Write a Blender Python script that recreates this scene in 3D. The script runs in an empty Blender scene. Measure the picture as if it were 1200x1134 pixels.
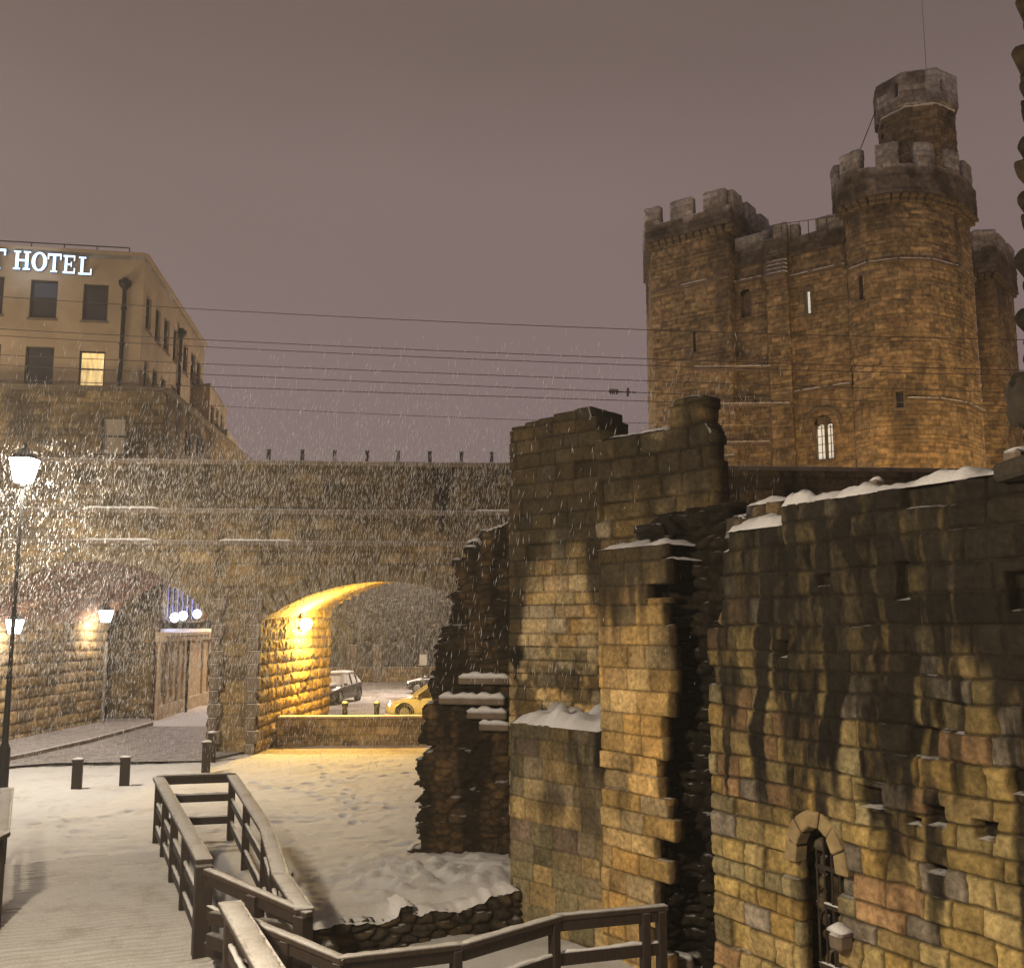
import bpy, math, random
import numpy as np
from mathutils import Vector, Matrix

# ------------------------------------------------------------------ camera, sky, exposure
SC = bpy.context.scene
COL = SC.collection
F, THETA, CAMZ = 1178.0, math.atan(168 / 1178.0), 3.8
cam_d = bpy.data.cameras.new("camera")
cam_d.sensor_width = 36.0
cam_d.lens = 36.0 * F / 1200.0
cam_d.clip_start, cam_d.clip_end = 0.05, 3000
cam = bpy.data.objects.new("camera", cam_d)
cam.location = (0, 0, CAMZ)
cam.rotation_euler = (math.pi / 2 + THETA, 0, 0)
COL.objects.link(cam)
SC.camera = cam

SC.view_settings.view_transform = 'Standard'
SC.view_settings.look = 'None'
SC.view_settings.exposure = 0.0
SC.view_settings.gamma = 1.0
SC.cycles.use_denoising = True
SC.cycles.max_bounces = 5
SC.cycles.diffuse_bounces = 3
SC.cycles.glossy_bounces = 2
SC.cycles.sample_clamp_indirect = 4.0
SC.cycles.sample_clamp_direct = 0.0

world = bpy.data.worlds.new("World")
SC.world = world
world.use_nodes = True
wn, wl = world.node_tree.nodes, world.node_tree.links
bg = wn['Background']
tc = wn.new('ShaderNodeTexCoord')
sep = wn.new('ShaderNodeSeparateXYZ')
wl.new(tc.outputs['Generated'], sep.inputs[0])
ramp = wn.new('ShaderNodeValToRGB')           # snow cloud lit from below by the town
wl.new(sep.outputs['Z'], ramp.inputs[0])
ramp.color_ramp.interpolation = 'EASE'
e = ramp.color_ramp.elements
e[0].position, e[0].color = 0.0, (.268, .197, .202, 1)
e[1].position, e[1].color = 1.0, (.06, .046, .038, 1)
for p_, c_ in ((.20, (.248, .181, .180, 1)), (.38, (.214, .156, .147, 1)), (.55, (.160, .115, .103, 1))):
    k_ = e.new(p_)
    k_.color = c_
cloud = wn.new('ShaderNodeTexNoise')
cloud.inputs['Scale'].default_value = 1.6
cloud.inputs['Detail'].default_value = 3
wl.new(tc.outputs['Generated'], cloud.inputs['Vector'])
cmr = wn.new('ShaderNodeMapRange')
cmr.inputs['To Min'].default_value = .82
cmr.inputs['To Max'].default_value = 1.18
wl.new(cloud.outputs['Fac'], cmr.inputs['Value'])
wl.new(ramp.outputs[0], bg.inputs[0])
wl.new(cmr.outputs[0], bg.inputs[1])

LAMPS = dict(street=3000, near=5300, sodium=3600, wall=210, far=6500, flood=1450, hotel=4500)

# ------------------------------------------------------------------ helpers: picture <-> place
CT, ST = math.cos(THETA), math.sin(THETA)


def ray(px, py):
    x, up = (px - 600) / F, (567 - py) / F
    return np.array((x, CT - ST * up, ST + CT * up))


def P(px, py, Y):
    d = ray(px, py)
    d = d * (Y / d[1])
    return Vector((d[0], d[1], CAMZ + d[2]))


def G(px, py, z=0.0):
    d = ray(px, py)
    d = d * ((z - CAMZ) / d[2])
    return Vector((d[0], d[1], z))


def onp(px, py, p0, p1):
    """point of the vertical plane through plan points p0,p1 seen at px,py -> (metres along, z)"""
    d = ray(px, py)
    ux, uy = p1[0] - p0[0], p1[1] - p0[1]
    L = math.hypot(ux, uy)
    ux, uy = ux / L, uy / L
    nx, ny = uy, -ux
    t = (p0[0] * nx + p0[1] * ny) / (d[0] * nx + d[1] * ny)
    x, y, z = d[0] * t, d[1] * t, CAMZ + d[2] * t
    return (x - p0[0]) * ux + (y - p0[1]) * uy, z


def xy(px, Y, py=700):
    v = P(px, py, Y)
    return (v.x, v.y)


# ------------------------------------------------------------------ helpers: noise
def h2(ix, iy, seed=0):
    n = (ix.astype(np.int64) * 374761393 + iy.astype(np.int64) * 668265263 + int(seed) * 1442695041) & 0x7fffffff
    n = ((n ^ (n >> 13)) * 1274126177) & 0x7fffffff
    n = ((n ^ (n >> 16)) * 974634541) & 0x7fffffff
    return ((n ^ (n >> 11)) & 0xffffff) / float(0x1000000)


def vn(x, y, seed=0):
    x, y = np.broadcast_arrays(np.asarray(x, float), np.asarray(y, float))
    ix, iy = np.floor(x), np.floor(y)
    fx, fy = x - ix, y - iy
    fx, fy = fx * fx * (3 - 2 * fx), fy * fy * (3 - 2 * fy)
    ix, iy = ix.astype(np.int64), iy.astype(np.int64)
    a, b = h2(ix, iy, seed), h2(ix + 1, iy, seed)
    c, d = h2(ix, iy + 1, seed), h2(ix + 1, iy + 1, seed)
    return (a * (1 - fx) + b * fx) * (1 - fy) + (c * (1 - fx) + d * fx) * fy


def fbm(x, y, seed=0, o=4):
    s, a, t = 0, 1.0, 0
    for k in range(o):
        s = s + a * vn(x * 2 ** k, y * 2 ** k, seed + 17 * k)
        t += a
        a *= .55
    return s / t


def sm(a, b, x):
    t = np.clip((x - a) / (b - a), 0, 1)
    return t * t * (3 - 2 * t)


# ------------------------------------------------------------------ helpers: objects
def link(o, parent=None):
    COL.objects.link(o)
    if parent is not None:
        o.parent = parent
        if parent.name not in LOCAL:          # parts modelled in place; the others are modelled about the thing's base
            o.matrix_parent_inverse = parent.matrix_basis.inverted()
    return o


LOCAL = set()
LOCAL_KINDS = {'fence_post', 'loose_stone', 'fallen_stone', 'globe_lamp', 'bollard', 'parked_car', 'notice_board', 'bare_tree', 'street_lamp',
               'wall_lamp', 'arch_lamp', 'drainpipe'}


def tag(o, label=None, cat=None, group=None, kind=None):
    for k, v in (('label', label), ('category', cat), ('group', group), ('kind', kind)):
        if v:
            o[k] = v
    return o


def thing(name, loc, label, cat, group=None, rz=0):
    o = bpy.data.objects.new(name, None)
    o.empty_display_size = .2
    o.location = loc
    o.rotation_euler = (0, 0, rz)
    COL.objects.link(o)
    if name in LOCAL_KINDS:
        LOCAL.add(o.name)
    return tag(o, label, cat, group)


def copy_tree(o, parent=None):
    c = o.copy()
    COL.objects.link(c)
    if parent is not None:
        c.parent = parent
    for ch in list(o.children):
        copy_tree(ch, c)
    return c


def np_mesh(name, V, Q, mat, parent=None, col=None, smooth=True):
    V, Q = np.asarray(V, np.float32), np.asarray(Q, np.int32)
    used = np.unique(Q)
    remap = np.full(len(V), -1, np.int32)
    remap[used] = np.arange(len(used))
    V, Q = V[used], remap[Q]
    me = bpy.data.meshes.new(name)
    me.vertices.add(len(V))
    me.vertices.foreach_set('co', V.ravel())
    k = Q.shape[1]
    me.loops.add(Q.size)
    me.loops.foreach_set('vertex_index', Q.ravel())
    me.polygons.add(len(Q))
    me.polygons.foreach_set('loop_start', np.arange(0, Q.size, k, dtype=np.int32))
    me.polygons.foreach_set('loop_total', np.full(len(Q), k, np.int32))
    me.polygons.foreach_set('use_smooth', np.full(len(Q), smooth, bool))
    if col is not None:
        a = me.color_attributes.new('Col', 'FLOAT_COLOR', 'POINT')
        c4 = np.ones((len(V), 4), np.float32)
        c4[:, :3] = np.asarray(col)[used]
        a.data.foreach_set('color', c4.ravel())
    me.update(calc_edges=True)
    me.materials.append(mat)
    o = bpy.data.objects.new(name, me)
    return link(o, parent)


class MB:
    def __init__(s):
        s.v, s.f = [], []

    def add(s, vs, fs):
        n = len(s.v)
        s.v += [tuple(map(float, p)) for p in vs]
        s.f += [tuple(i + n for i in f) for f in fs]
        return s

    def box(s, c, d, rz=0.0, M=None):
        x, y, z = d[0] / 2, d[1] / 2, d[2] / 2
        vs = [Vector((sx * x, sy * y, sz * z)) for sz in (-1, 1) for sx, sy in ((-1, -1), (1, -1), (1, 1), (-1, 1))]
        R = M if M is not None else Matrix.Rotation(rz, 3, 'Z')
        return s.add([R @ p + Vector(c) for p in vs],
                     [(0, 3, 2, 1), (4, 5, 6, 7), (0, 1, 5, 4), (1, 2, 6, 5), (2, 3, 7, 6), (3, 0, 4, 7)])

    def beam(s, a, b, w, h, dz=0.0):
        a, b = Vector(a), Vector(b)
        d = (b - a)
        L = d.length
        d.normalize()
        up = Vector((0, 0, 1)) if abs(d.z) < .95 else Vector((0, 1, 0))
        sd = d.cross(up).normalized()
        up = sd.cross(d)
        M = Matrix((d, sd, up)).transposed()
        return s.box((a + b) / 2 + Vector((0, 0, dz)), (L, w, h), M=M)

    def cyl(s, a, b, r0, r1=None, n=12, caps=True):
        a, b = Vector(a), Vector(b)
        r1 = r0 if r1 is None else r1
        d = (b - a).normalized()
        up = Vector((0, 0, 1)) if abs(d.z) < .95 else Vector((1, 0, 0))
        sd = d.cross(up).normalized()
        up = sd.cross(d)
        vs = []
        for c, r in ((a, r0), (b, r1)):
            for k in range(n):
                t = 2 * math.pi * k / n
                vs.append(c + sd * math.cos(t) * r + up * math.sin(t) * r)
        fs = [(k, (k + 1) % n, n + (k + 1) % n, n + k) for k in range(n)]
        if caps:
            fs += [tuple(range(n - 1, -1, -1)), tuple(range(n, 2 * n))]
        return s.add(vs, fs)

    def tube(s, pts, r, n=6):
        for a, b in zip(pts[:-1], pts[1:]):
            s.cyl(a, b, r, r, n)
        return s

    def lathe(s, c, prof, n=16):
        vs, fs = [], []
        for r, z in prof:
            for k in range(n):
                t = 2 * math.pi * k / n
                vs.append((c[0] + r * math.cos(t), c[1] + r * math.sin(t), c[2] + z))
        for i in range(len(prof) - 1):
            for k in range(n):
                fs.append((i * n + k, i * n + (k + 1) % n, (i + 1) * n + (k + 1) % n, (i + 1) * n + k))
        fs += [tuple(range(n - 1, -1, -1)), tuple(range((len(prof) - 1) * n, len(prof) * n))]
        return s.add(vs, fs)

    def prism(s, poly, z0, z1):
        n = len(poly)
        vs = [(p[0], p[1], z0) for p in poly] + [(p[0], p[1], z1) for p in poly]
        return s.add(vs, [tuple(range(n - 1, -1, -1)), tuple(range(n, 2 * n))] +
                     [(k, (k + 1) % n, n + (k + 1) % n, n + k) for k in range(n)])

    def extr(s, poly3, off):
        """a flat outline (3-D points) given thickness along off"""
        n = len(poly3)
        o = Vector(off)
        vs = [Vector(p) for p in poly3] + [Vector(p) + o for p in poly3]
        return s.add(vs, [tuple(range(n - 1, -1, -1)), tuple(range(n, 2 * n))] +
                     [(k, (k + 1) % n, n + (k + 1) % n, n + k) for k in range(n)])

    def build(s, name, mat, parent=None, bevel=0.0, smooth=False):
        me = bpy.data.meshes.new(name)
        me.from_pydata(s.v, [], s.f)
        me.validate()
        import bmesh
        bm = bmesh.new()
        bm.from_mesh(me)
        bmesh.ops.recalc_face_normals(bm, faces=bm.faces)
        if bevel:
            bmesh.ops.bevel(bm, geom=bm.edges[:], offset=bevel, segments=1, affect='EDGES', clamp_overlap=True)
        if smooth:
            for f in bm.faces:
                f.smooth = True
        bm.to_mesh(me)
        bm.free()
        me.materials.append(mat)
        return link(bpy.data.objects.new(name, me), parent)


# ------------------------------------------------------------------ materials
def new_mat(name):
    m = bpy.data.materials.new(name)
    m.use_nodes = True
    n, l = m.node_tree.nodes, m.node_tree.links
    return m, n, l, n['Principled BSDF']


def noise(n, l, scale, detail=5, vec=None, rough=.6):
    t = n.new('ShaderNodeTexNoise')
    t.inputs['Scale'].default_value = scale
    t.inputs['Detail'].default_value = detail
    t.inputs['Roughness'].default_value = rough
    if vec is None:
        c = n.new('ShaderNodeTexCoord')
        vec = c.outputs['Object']
    l.new(vec, t.inputs['Vector'])
    return t.outputs['Fac']


def mrange(n, l, src, a, b, c, d):
    m = n.new('ShaderNodeMapRange')
    for k, v in zip(('From Min', 'From Max', 'To Min', 'To Max'), (a, b, c, d)):
        m.inputs[k].default_value = v
    l.new(src, m.inputs['Value'])
    return m.outputs[0]


def mathn(n, l, op, a, b):
    m = n.new('ShaderNodeMath')
    m.operation = op
    for i, v in enumerate((a, b)):
        if isinstance(v, (int, float)):
            m.inputs[i].default_value = v
        else:
            l.new(v, m.inputs[i])
    return m.outputs[0]


def mixc(n, l, fac, a, b, mode='MIX'):
    m = n.new('ShaderNodeMix')
    m.data_type = 'RGBA'
    m.blend_type = mode
    for i, v in ((0, fac), (6, a), (7, b)):
        if isinstance(v, (int, float)):
            m.inputs[i].default_value = v
        elif isinstance(v, tuple):
            m.inputs[i].default_value = (*v, 1)
        else:
            l.new(v, m.inputs[i])
    return m.outputs[2]


SNOWC = (.80, .80, .82)


def stone_mat(name, fine=22.0, bump=.5, bdist=.02, snow=(.55, .85), snow_amt=1.0, var=.55, rough=.9):
    m, n, l, b = new_mat(name)
    at = n.new('ShaderNodeVertexColor')
    at.layer_name = 'Col'
    f1 = noise(n, l, fine, 6)
    f2 = noise(n, l, fine * .16, 4)
    v = mathn(n, l, 'MULTIPLY', mrange(n, l, f1, .25, .75, 1 - var, 1 + var), mrange(n, l, f2, .3, .7, .7, 1.3))
    cv = n.new('ShaderNodeCombineColor')
    for i in range(3):
        l.new(v, cv.inputs[i])
    base = mixc(n, l, 1.0, at.outputs[0], cv.outputs[0], 'MULTIPLY')
    ge = n.new('ShaderNodeNewGeometry')
    sp = n.new('ShaderNodeSeparateXYZ')
    l.new(ge.outputs['Normal'], sp.inputs[0])
    up = mrange(n, l, sp.outputs['Z'], snow[0], snow[1], 0, snow_amt)
    patch = mrange(n, l, noise(n, l, 6.0, 4), .36, .52, 0, 1)
    sf = mathn(n, l, 'MULTIPLY', up, patch)
    l.new(mixc(n, l, sf, base, SNOWC), b.inputs['Base Color'])
    b.inputs['Roughness'].default_value = rough
    b.inputs['Specular IOR Level'].default_value = .25
    bp = n.new('ShaderNodeBump')
    bp.inputs['Strength'].default_value = bump
    bp.inputs['Distance'].default_value = bdist
    l.new(f1, bp.inputs['Height'])
    l.new(bp.outputs[0], b.inputs['Normal'])
    return m


def snow_mat(name, dirt=(.33, .27, .22), amount=0.0, scale=.8, bump=.35, base=SNOWC):
    m, n, l, b = new_mat(name)
    f1 = noise(n, l, 45, 8, rough=.75)
    f2 = noise(n, l, scale, 8, rough=.72)
    c = mixc(n, l, mrange(n, l, f1, .3, .7, 0, 1), tuple(x * .72 for x in base), base)
    fac = mrange(n, l, f2, .62 - amount * .5, .80 - amount * .4, 0, min(1, amount * 2.2))
    c = mixc(n, l, fac, c, dirt)
    l.new(c, b.inputs['Base Color'])
    b.inputs['Roughness'].default_value = .75
    b.inputs['Specular IOR Level'].default_value = .2
    bp = n.new('ShaderNodeBump')
    bp.inputs['Strength'].default_value = bump
    bp.inputs['Distance'].default_value = .03
    l.new(f1, bp.inputs['Height'])
    l.new(bp.outputs[0], b.inputs['Normal'])
    return m


def plain(name, c, rough=.7, metal=0.0, var=.3, scale=14, bump=.2, snow=0.0, spec=.4):
    m, n, l, b = new_mat(name)
    f1 = noise(n, l, scale, 5)
    col = mixc(n, l, mrange(n, l, f1, .3, .7, 0, 1), tuple(x * (1 - var) for x in c), tuple(min(1, x * (1 + var)) for x in c))
    if snow:
        ge = n.new('ShaderNodeNewGeometry')
        sp = n.new('ShaderNodeSeparateXYZ')
        l.new(ge.outputs['Normal'], sp.inputs[0])
        up = mrange(n, l, sp.outputs['Z'], .5, .85, 0, snow)
        patch = mrange(n, l, noise(n, l, 5.0, 5), .32, .55, .25, 1)
        col = mixc(n, l, mathn(n, l, 'MULTIPLY', up, patch), col, SNOWC)
    l.new(col, b.inputs['Base Color'])
    b.inputs['Roughness'].default_value = rough
    b.inputs['Metallic'].default_value = metal
    b.inputs['Specular IOR Level'].default_value = spec
    if bump:
        bp = n.new('ShaderNodeBump')
        bp.inputs['Strength'].default_value = bump
        bp.inputs['Distance'].default_value = .02
        l.new(f1, bp.inputs['Height'])
        l.new(bp.outputs[0], b.inputs['Normal'])
    return m


def glow(name, c, s):
    m, n, l, b = new_mat(name)
    b.inputs['Base Color'].default_value = (*c, 1)
    b.inputs['Emission Color'].default_value = (*c, 1)
    b.inputs['Emission Strength'].default_value = s
    b.inputs['Roughness'].default_value = .5
    return m


def wood_mat(name, c, snow):
    m, n, l, b = new_mat(name)
    tcn = n.new('ShaderNodeTexCoord')
    mp = n.new('ShaderNodeMapping')
    mp.inputs['Scale'].default_value = (9, 9, 1.6)
    l.new(tcn.outputs['Object'], mp.inputs['Vector'])
    f = noise(n, l, 4, 6, mp.outputs[0])
    col = mixc(n, l, mrange(n, l, f, .3, .7, 0, 1), tuple(x * .5 for x in c), tuple(x * 1.5 for x in c))
    ge = n.new('ShaderNodeNewGeometry')
    sp = n.new('ShaderNodeSeparateXYZ')
    l.new(ge.outputs['Normal'], sp.inputs[0])
    up = mrange(n, l, sp.outputs['Z'], .6, .9, 0, snow)
    patch = mrange(n, l, noise(n, l, 9, 5), .3, .6, .45, 1)
    col = mixc(n, l, mathn(n, l, 'MULTIPLY', up, patch), col, SNOWC)
    l.new(col, b.inputs['Base Color'])
    b.inputs['Roughness'].default_value = .62
    bp = n.new('ShaderNodeBump')
    bp.inputs['Strength'].default_value = .3
    bp.inputs['Distance'].default_value = .01
    l.new(f, bp.inputs['Height'])
    l.new(bp.outputs[0], b.inputs['Normal'])
    return m


M_RUIN = stone_mat('ruin_stone', fine=16, bump=.7, bdist=.022, snow=(.82, .98), snow_amt=.55)
M_RUBBLE = stone_mat('rubble_stone', fine=13, bump=.8, bdist=.03, snow=(.70, .95), snow_amt=.55)
M_VIA = stone_mat('viaduct_stone', fine=7, bump=.7, bdist=.05, snow=(.5, .8))
M_KEEP = stone_mat('keep_stone', fine=4.5, bump=.7, bdist=.06, snow=(.5, .8))
M_SNOW = snow_mat('snow')
M_GROUND = snow_mat('trodden_snow', dirt=(.34, .28, .22), amount=.20, scale=.7, bump=.9)
M_PATH = snow_mat('planked_snow', dirt=(.36, .31, .26), amount=.26, scale=1.6, bump=.9, base=(.80, .79, .79))
M_FARSNOW = snow_mat('rutted_snow', dirt=(.22, .18, .17), amount=.42, scale=.35, base=(.6, .58, .58))
M_ROAD = plain('wet_setts', (.11, .086, .078), rough=.6, var=.6, scale=2.5, bump=.5, snow=.30)
M_PAVE = plain('slushy_flags', (.17, .135, .125), rough=.7, var=.4, scale=1.6, bump=.3, snow=.35)
M_WOOD = wood_mat('dark_timber', (.021, .012, .008), .35)
M_WOODTOP = wood_mat('snowy_timber', (.034, .021, .014), .72)
M_IRON = plain('black_iron', (.012, .012, .013), rough=.5, metal=.3, var=.2, snow=.5)
M_STEEL = plain('dull_wire', (.085, .068, .060), rough=.6, var=.1, bump=0)
M_RENDER = plain('hotel_render', (.40, .30, .19), rough=.9, var=.22, scale=.55, bump=.15)
M_GLASS = plain('dark_glass', (.035, .032, .034), rough=.12, var=.3, scale=.4, bump=0, spec=.6)
M_FRAME = plain('window_paint', (.03, .027, .024), rough=.6, var=.2, bump=0)
M_WHITE_G = glow('lantern_glass', (1.0, .93, .80), 26)
M_BLUE_G = glow('lantern_glass_cool', (.86, .88, 1.0), 16)
M_SODIUM = glow('sodium_glass', (1.0, .52, .06), 60)
M_SIGN = glow('sign_letters', (.48, .74, 1.0), 2.2)
M_SIGNBOX = plain('sign_side', (.10, .14, .30), rough=.4)
M_LIT = glow('lit_curtain', (1.0, .72, .30), .75)
_n, _l = M_LIT.node_tree.nodes, M_LIT.node_tree.links
_tc = _n.new('ShaderNodeTexCoord')
_mp = _n.new('ShaderNodeMapping')
_mp.inputs['Scale'].default_value = (5, 5, .8)
_l.new(_tc.outputs['Object'], _mp.inputs['Vector'])
_f = noise(_n, _l, 1.6, 4, _mp.outputs[0])
_l.new(mrange(_n, _l, _f, .3, .7, .25, 1.1), _n['Principled BSDF'].inputs['Emission Strength'])
M_LITW = glow('lit_window_white', (.95, .93, .80), .50)
M_BLUEWIN = glow('blue_window', (.30, .36, .85), .35)
M_BLUELAMP = glow('blue_lamp', (.62, .68, 1.0), 7.0)
M_TAXI = plain('yellow_paint', (.47, .45, .38), rough=.25, var=.08, scale=2, bump=0, snow=.8, spec=.6)
M_CARGREY = plain('grey_paint', (.045, .045, .050), rough=.3, var=.15, scale=2, bump=0, snow=1.0, spec=.6)
M_RUBBER = plain('rubber', (.012, .012, .012), rough=.8)
M_RIM = plain('alloy', (.30, .30, .31), rough=.35, metal=.7)
M_HEADL = glow('headlight_glass', (1.0, .97, .88), 6)
M_DOORST = plain('door_sandstone', (.27, .20, .10), rough=.9, var=.35, scale=6, bump=.6)
M_RING = plain('ring_sandstone', (.15, .115, .066), rough=.9, var=.45, scale=2.2, bump=.6)
M_CORB = plain('corbel_stone', (.13, .10, .065), rough=.9, var=.4, scale=3, bump=.4)
M_SILL = plain('sill_stone', (.16, .125, .085), rough=.9, var=.3, scale=3, snow=.7)
M_BLACKST = plain('near_black_stone', (.035, .028, .020), rough=.95, var=.5, scale=8, bump=.5)
M_BARK = plain('bark', (.045, .035, .028), rough=.9, var=.4, snow=.9)
M_LEAF = plain('frosted_leaf', (.15, .125, .10), rough=.85, var=.5, scale=3, snow=.8)
M_SANDST = plain('dressed_sandstone', (.40, .30, .19), rough=.85, var=.25, scale=3, bump=.3, snow=.8)
M_SANDDARK = plain('dark_sandstone', (.15, .115, .085), rough=.85, var=.4, scale=2.5, bump=.4, snow=.8)
M_SOFFIT = stone_mat('arch_lining', fine=6, bump=.6, bdist=.04, snow_amt=0.0)
M_FLAKE = plain('snowflake', (.72, .73, .74), rough=.9, var=.02, bump=0, spec=.1)

TAN = np.array([(.40, .295, .150), (.36, .265, .13), (.33, .26, .15), (.42, .29, .13), (.32, .27, .19), (.37, .275, .16), (.41, .32, .19)]) * np.array((1.22, 1.20, 1.10))
DARKT = np.array([(.20, .145, .085), (.17, .125, .075), (.15, .12, .085), (.22, .155, .085), (.13, .105, .075)])
VIAT = np.array([(.235, .185, .115), (.20, .155, .10), (.26, .20, .12), (.17, .135, .095), (.225, .175, .12), (.29, .225, .135)]) * np.array((.86, .78, .60))
KEEPT = np.array([(.30, .225, .130), (.26, .19, .11), (.33, .24, .14), (.22, .17, .11), (.28, .21, .12)])
BRICK = np.array([(.22, .12, .075), (.25, .135, .08), (.19, .11, .075), (.27, .16, .10)])


# ------------------------------------------------------------------ masonry: real coursed stone as a relief mesh
class Acc:
    def __init__(s):
        s.V, s.Q, s.C, s.n = [], [], [], 0

    def add(s, V, Q, C):
        s.V.append(V)
        s.Q.append(Q + s.n)
        s.C.append(C)
        s.n += len(V)

    def build(s, name, mat, parent=None, smooth=True):
        return np_mesh(name, np.concatenate(s.V), np.concatenate(s.Q), mat, parent, np.concatenate(s.C), smooth)


class Ashlar:
    def __init__(s, L, H, seed, ch=(.24, .36), bl=(.35, .8), warp=.018, v0=0.0):
        r = random.Random(seed)
        s.seed, s.warp = seed, warp
        c = [-.5 - r.uniform(0, .2)]
        while c[-1] < H + .6:
            c.append(c[-1] + r.uniform(*ch))
        s.c = np.array(c)
        rows = []
        for _ in range(len(c)):
            b = [-1.2 - r.uniform(0, bl[1])]
            while b[-1] < L + 1.2:
                b.append(b[-1] + r.uniform(*bl))
            rows.append(b)
        m = max(map(len, rows))
        s.b = np.array([b + [1e6 + k for k in range(m - len(b))] for b in rows])

    def __call__(s, u, v):
        w = s.warp
        u2 = u + (fbm(u * 3.1, v * 3.1, s.seed + 5, 3) - .5) * 2 * w
        v2 = v + (fbm(u * 1.1 + 7, v * 3.1, s.seed + 9, 3) - .5) * 2 * w
        i = np.clip(np.searchsorted(s.c, v2) - 1, 0, len(s.c) - 2)
        j = np.zeros(u.shape, np.int64)
        for r in np.unique(i):
            k = i == r
            j[k] = np.clip(np.searchsorted(s.b[r], u2[k]) - 1, 0, s.b.shape[1] - 2)
        u0, u1, v0, v1 = s.b[i, j], s.b[i, j + 1], s.c[i], s.c[i + 1]
        d = np.minimum(np.minimum(u2 - u0, u1 - u2), np.minimum(v2 - v0, v1 - v2))
        return d, i, j, (u0 + u1) / 2, (v0 + v1) / 2, (v2 - v0) / (v1 - v0)


class Rubble:
    def __init__(s, size, seed, ar=1.5):
        s.s, s.seed, s.ar = size, seed, ar

    def __call__(s, u, v):
        x = u / (s.s * s.ar) + (fbm(u * 3, v * 3, s.seed, 2) - .5) * .3
        y = v / s.s + (fbm(u * 3 + 9, v * 3, s.seed, 2) - .5) * .3
        ix, iy = np.floor(x).astype(np.int64), np.floor(y).astype(np.int64)
        f1, f2 = np.full(u.shape, 9.), np.full(u.shape, 9.)
        bi, bj = ix.copy(), iy.copy()
        cu, cv = u.copy(), v.copy()
        for dx in (-1, 0, 1):
            for dy in (-1, 0, 1):
                a, b = ix + dx, iy + dy
                px = a + .5 + (h2(a, b, s.seed + 1) - .5) * .8
                py = b + .5 + (h2(a, b, s.seed + 2) - .5) * .8
                d = np.hypot(px - x, py - y)
                n = d < f1
                f2 = np.where(n, f1, np.minimum(f2, d))
                bi, bj = np.where(n, a, bi), np.where(n, b, bj)
                cu, cv = np.where(n, px * s.s * s.ar, cu), np.where(n, py * s.s, cv)
                f1 = np.where(n, d, f1)
        return (f2 - f1) * s.s * .55, bi, bj, cu, cv, np.clip((v - cv) / s.s + .5, 0, 1)


def path_grid(path, res):
    us, ps, ns = [], [], []
    dirs = []
    for a, b in zip(path[:-1], path[1:]):
        d = np.array((b[0] - a[0], b[1] - a[1]), float)
        dirs.append((d / np.hypot(*d), np.hypot(*d)))
    u0 = 0
    for k, (d, L) in enumerate(dirs):
        n = max(1, int(math.ceil(L / res)))
        nn = np.array((d[1], -d[0]))
        for q in range(n + (1 if k == len(dirs) - 1 else 0)):
            t = q / n
            m = nn
            if q == 0 and k > 0:
                pd = dirs[k - 1][0]
                m = nn + np.array((pd[1], -pd[0]))
                m = m / max(.3, (m @ nn))
            us.append(u0 + t * L)
            ps.append((path[k][0] + d[0] * t * L, path[k][1] + d[1] * t * L))
            ns.append(m)
        u0 += L
    return np.array(us), np.array(ps), np.array(ns), u0


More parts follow.
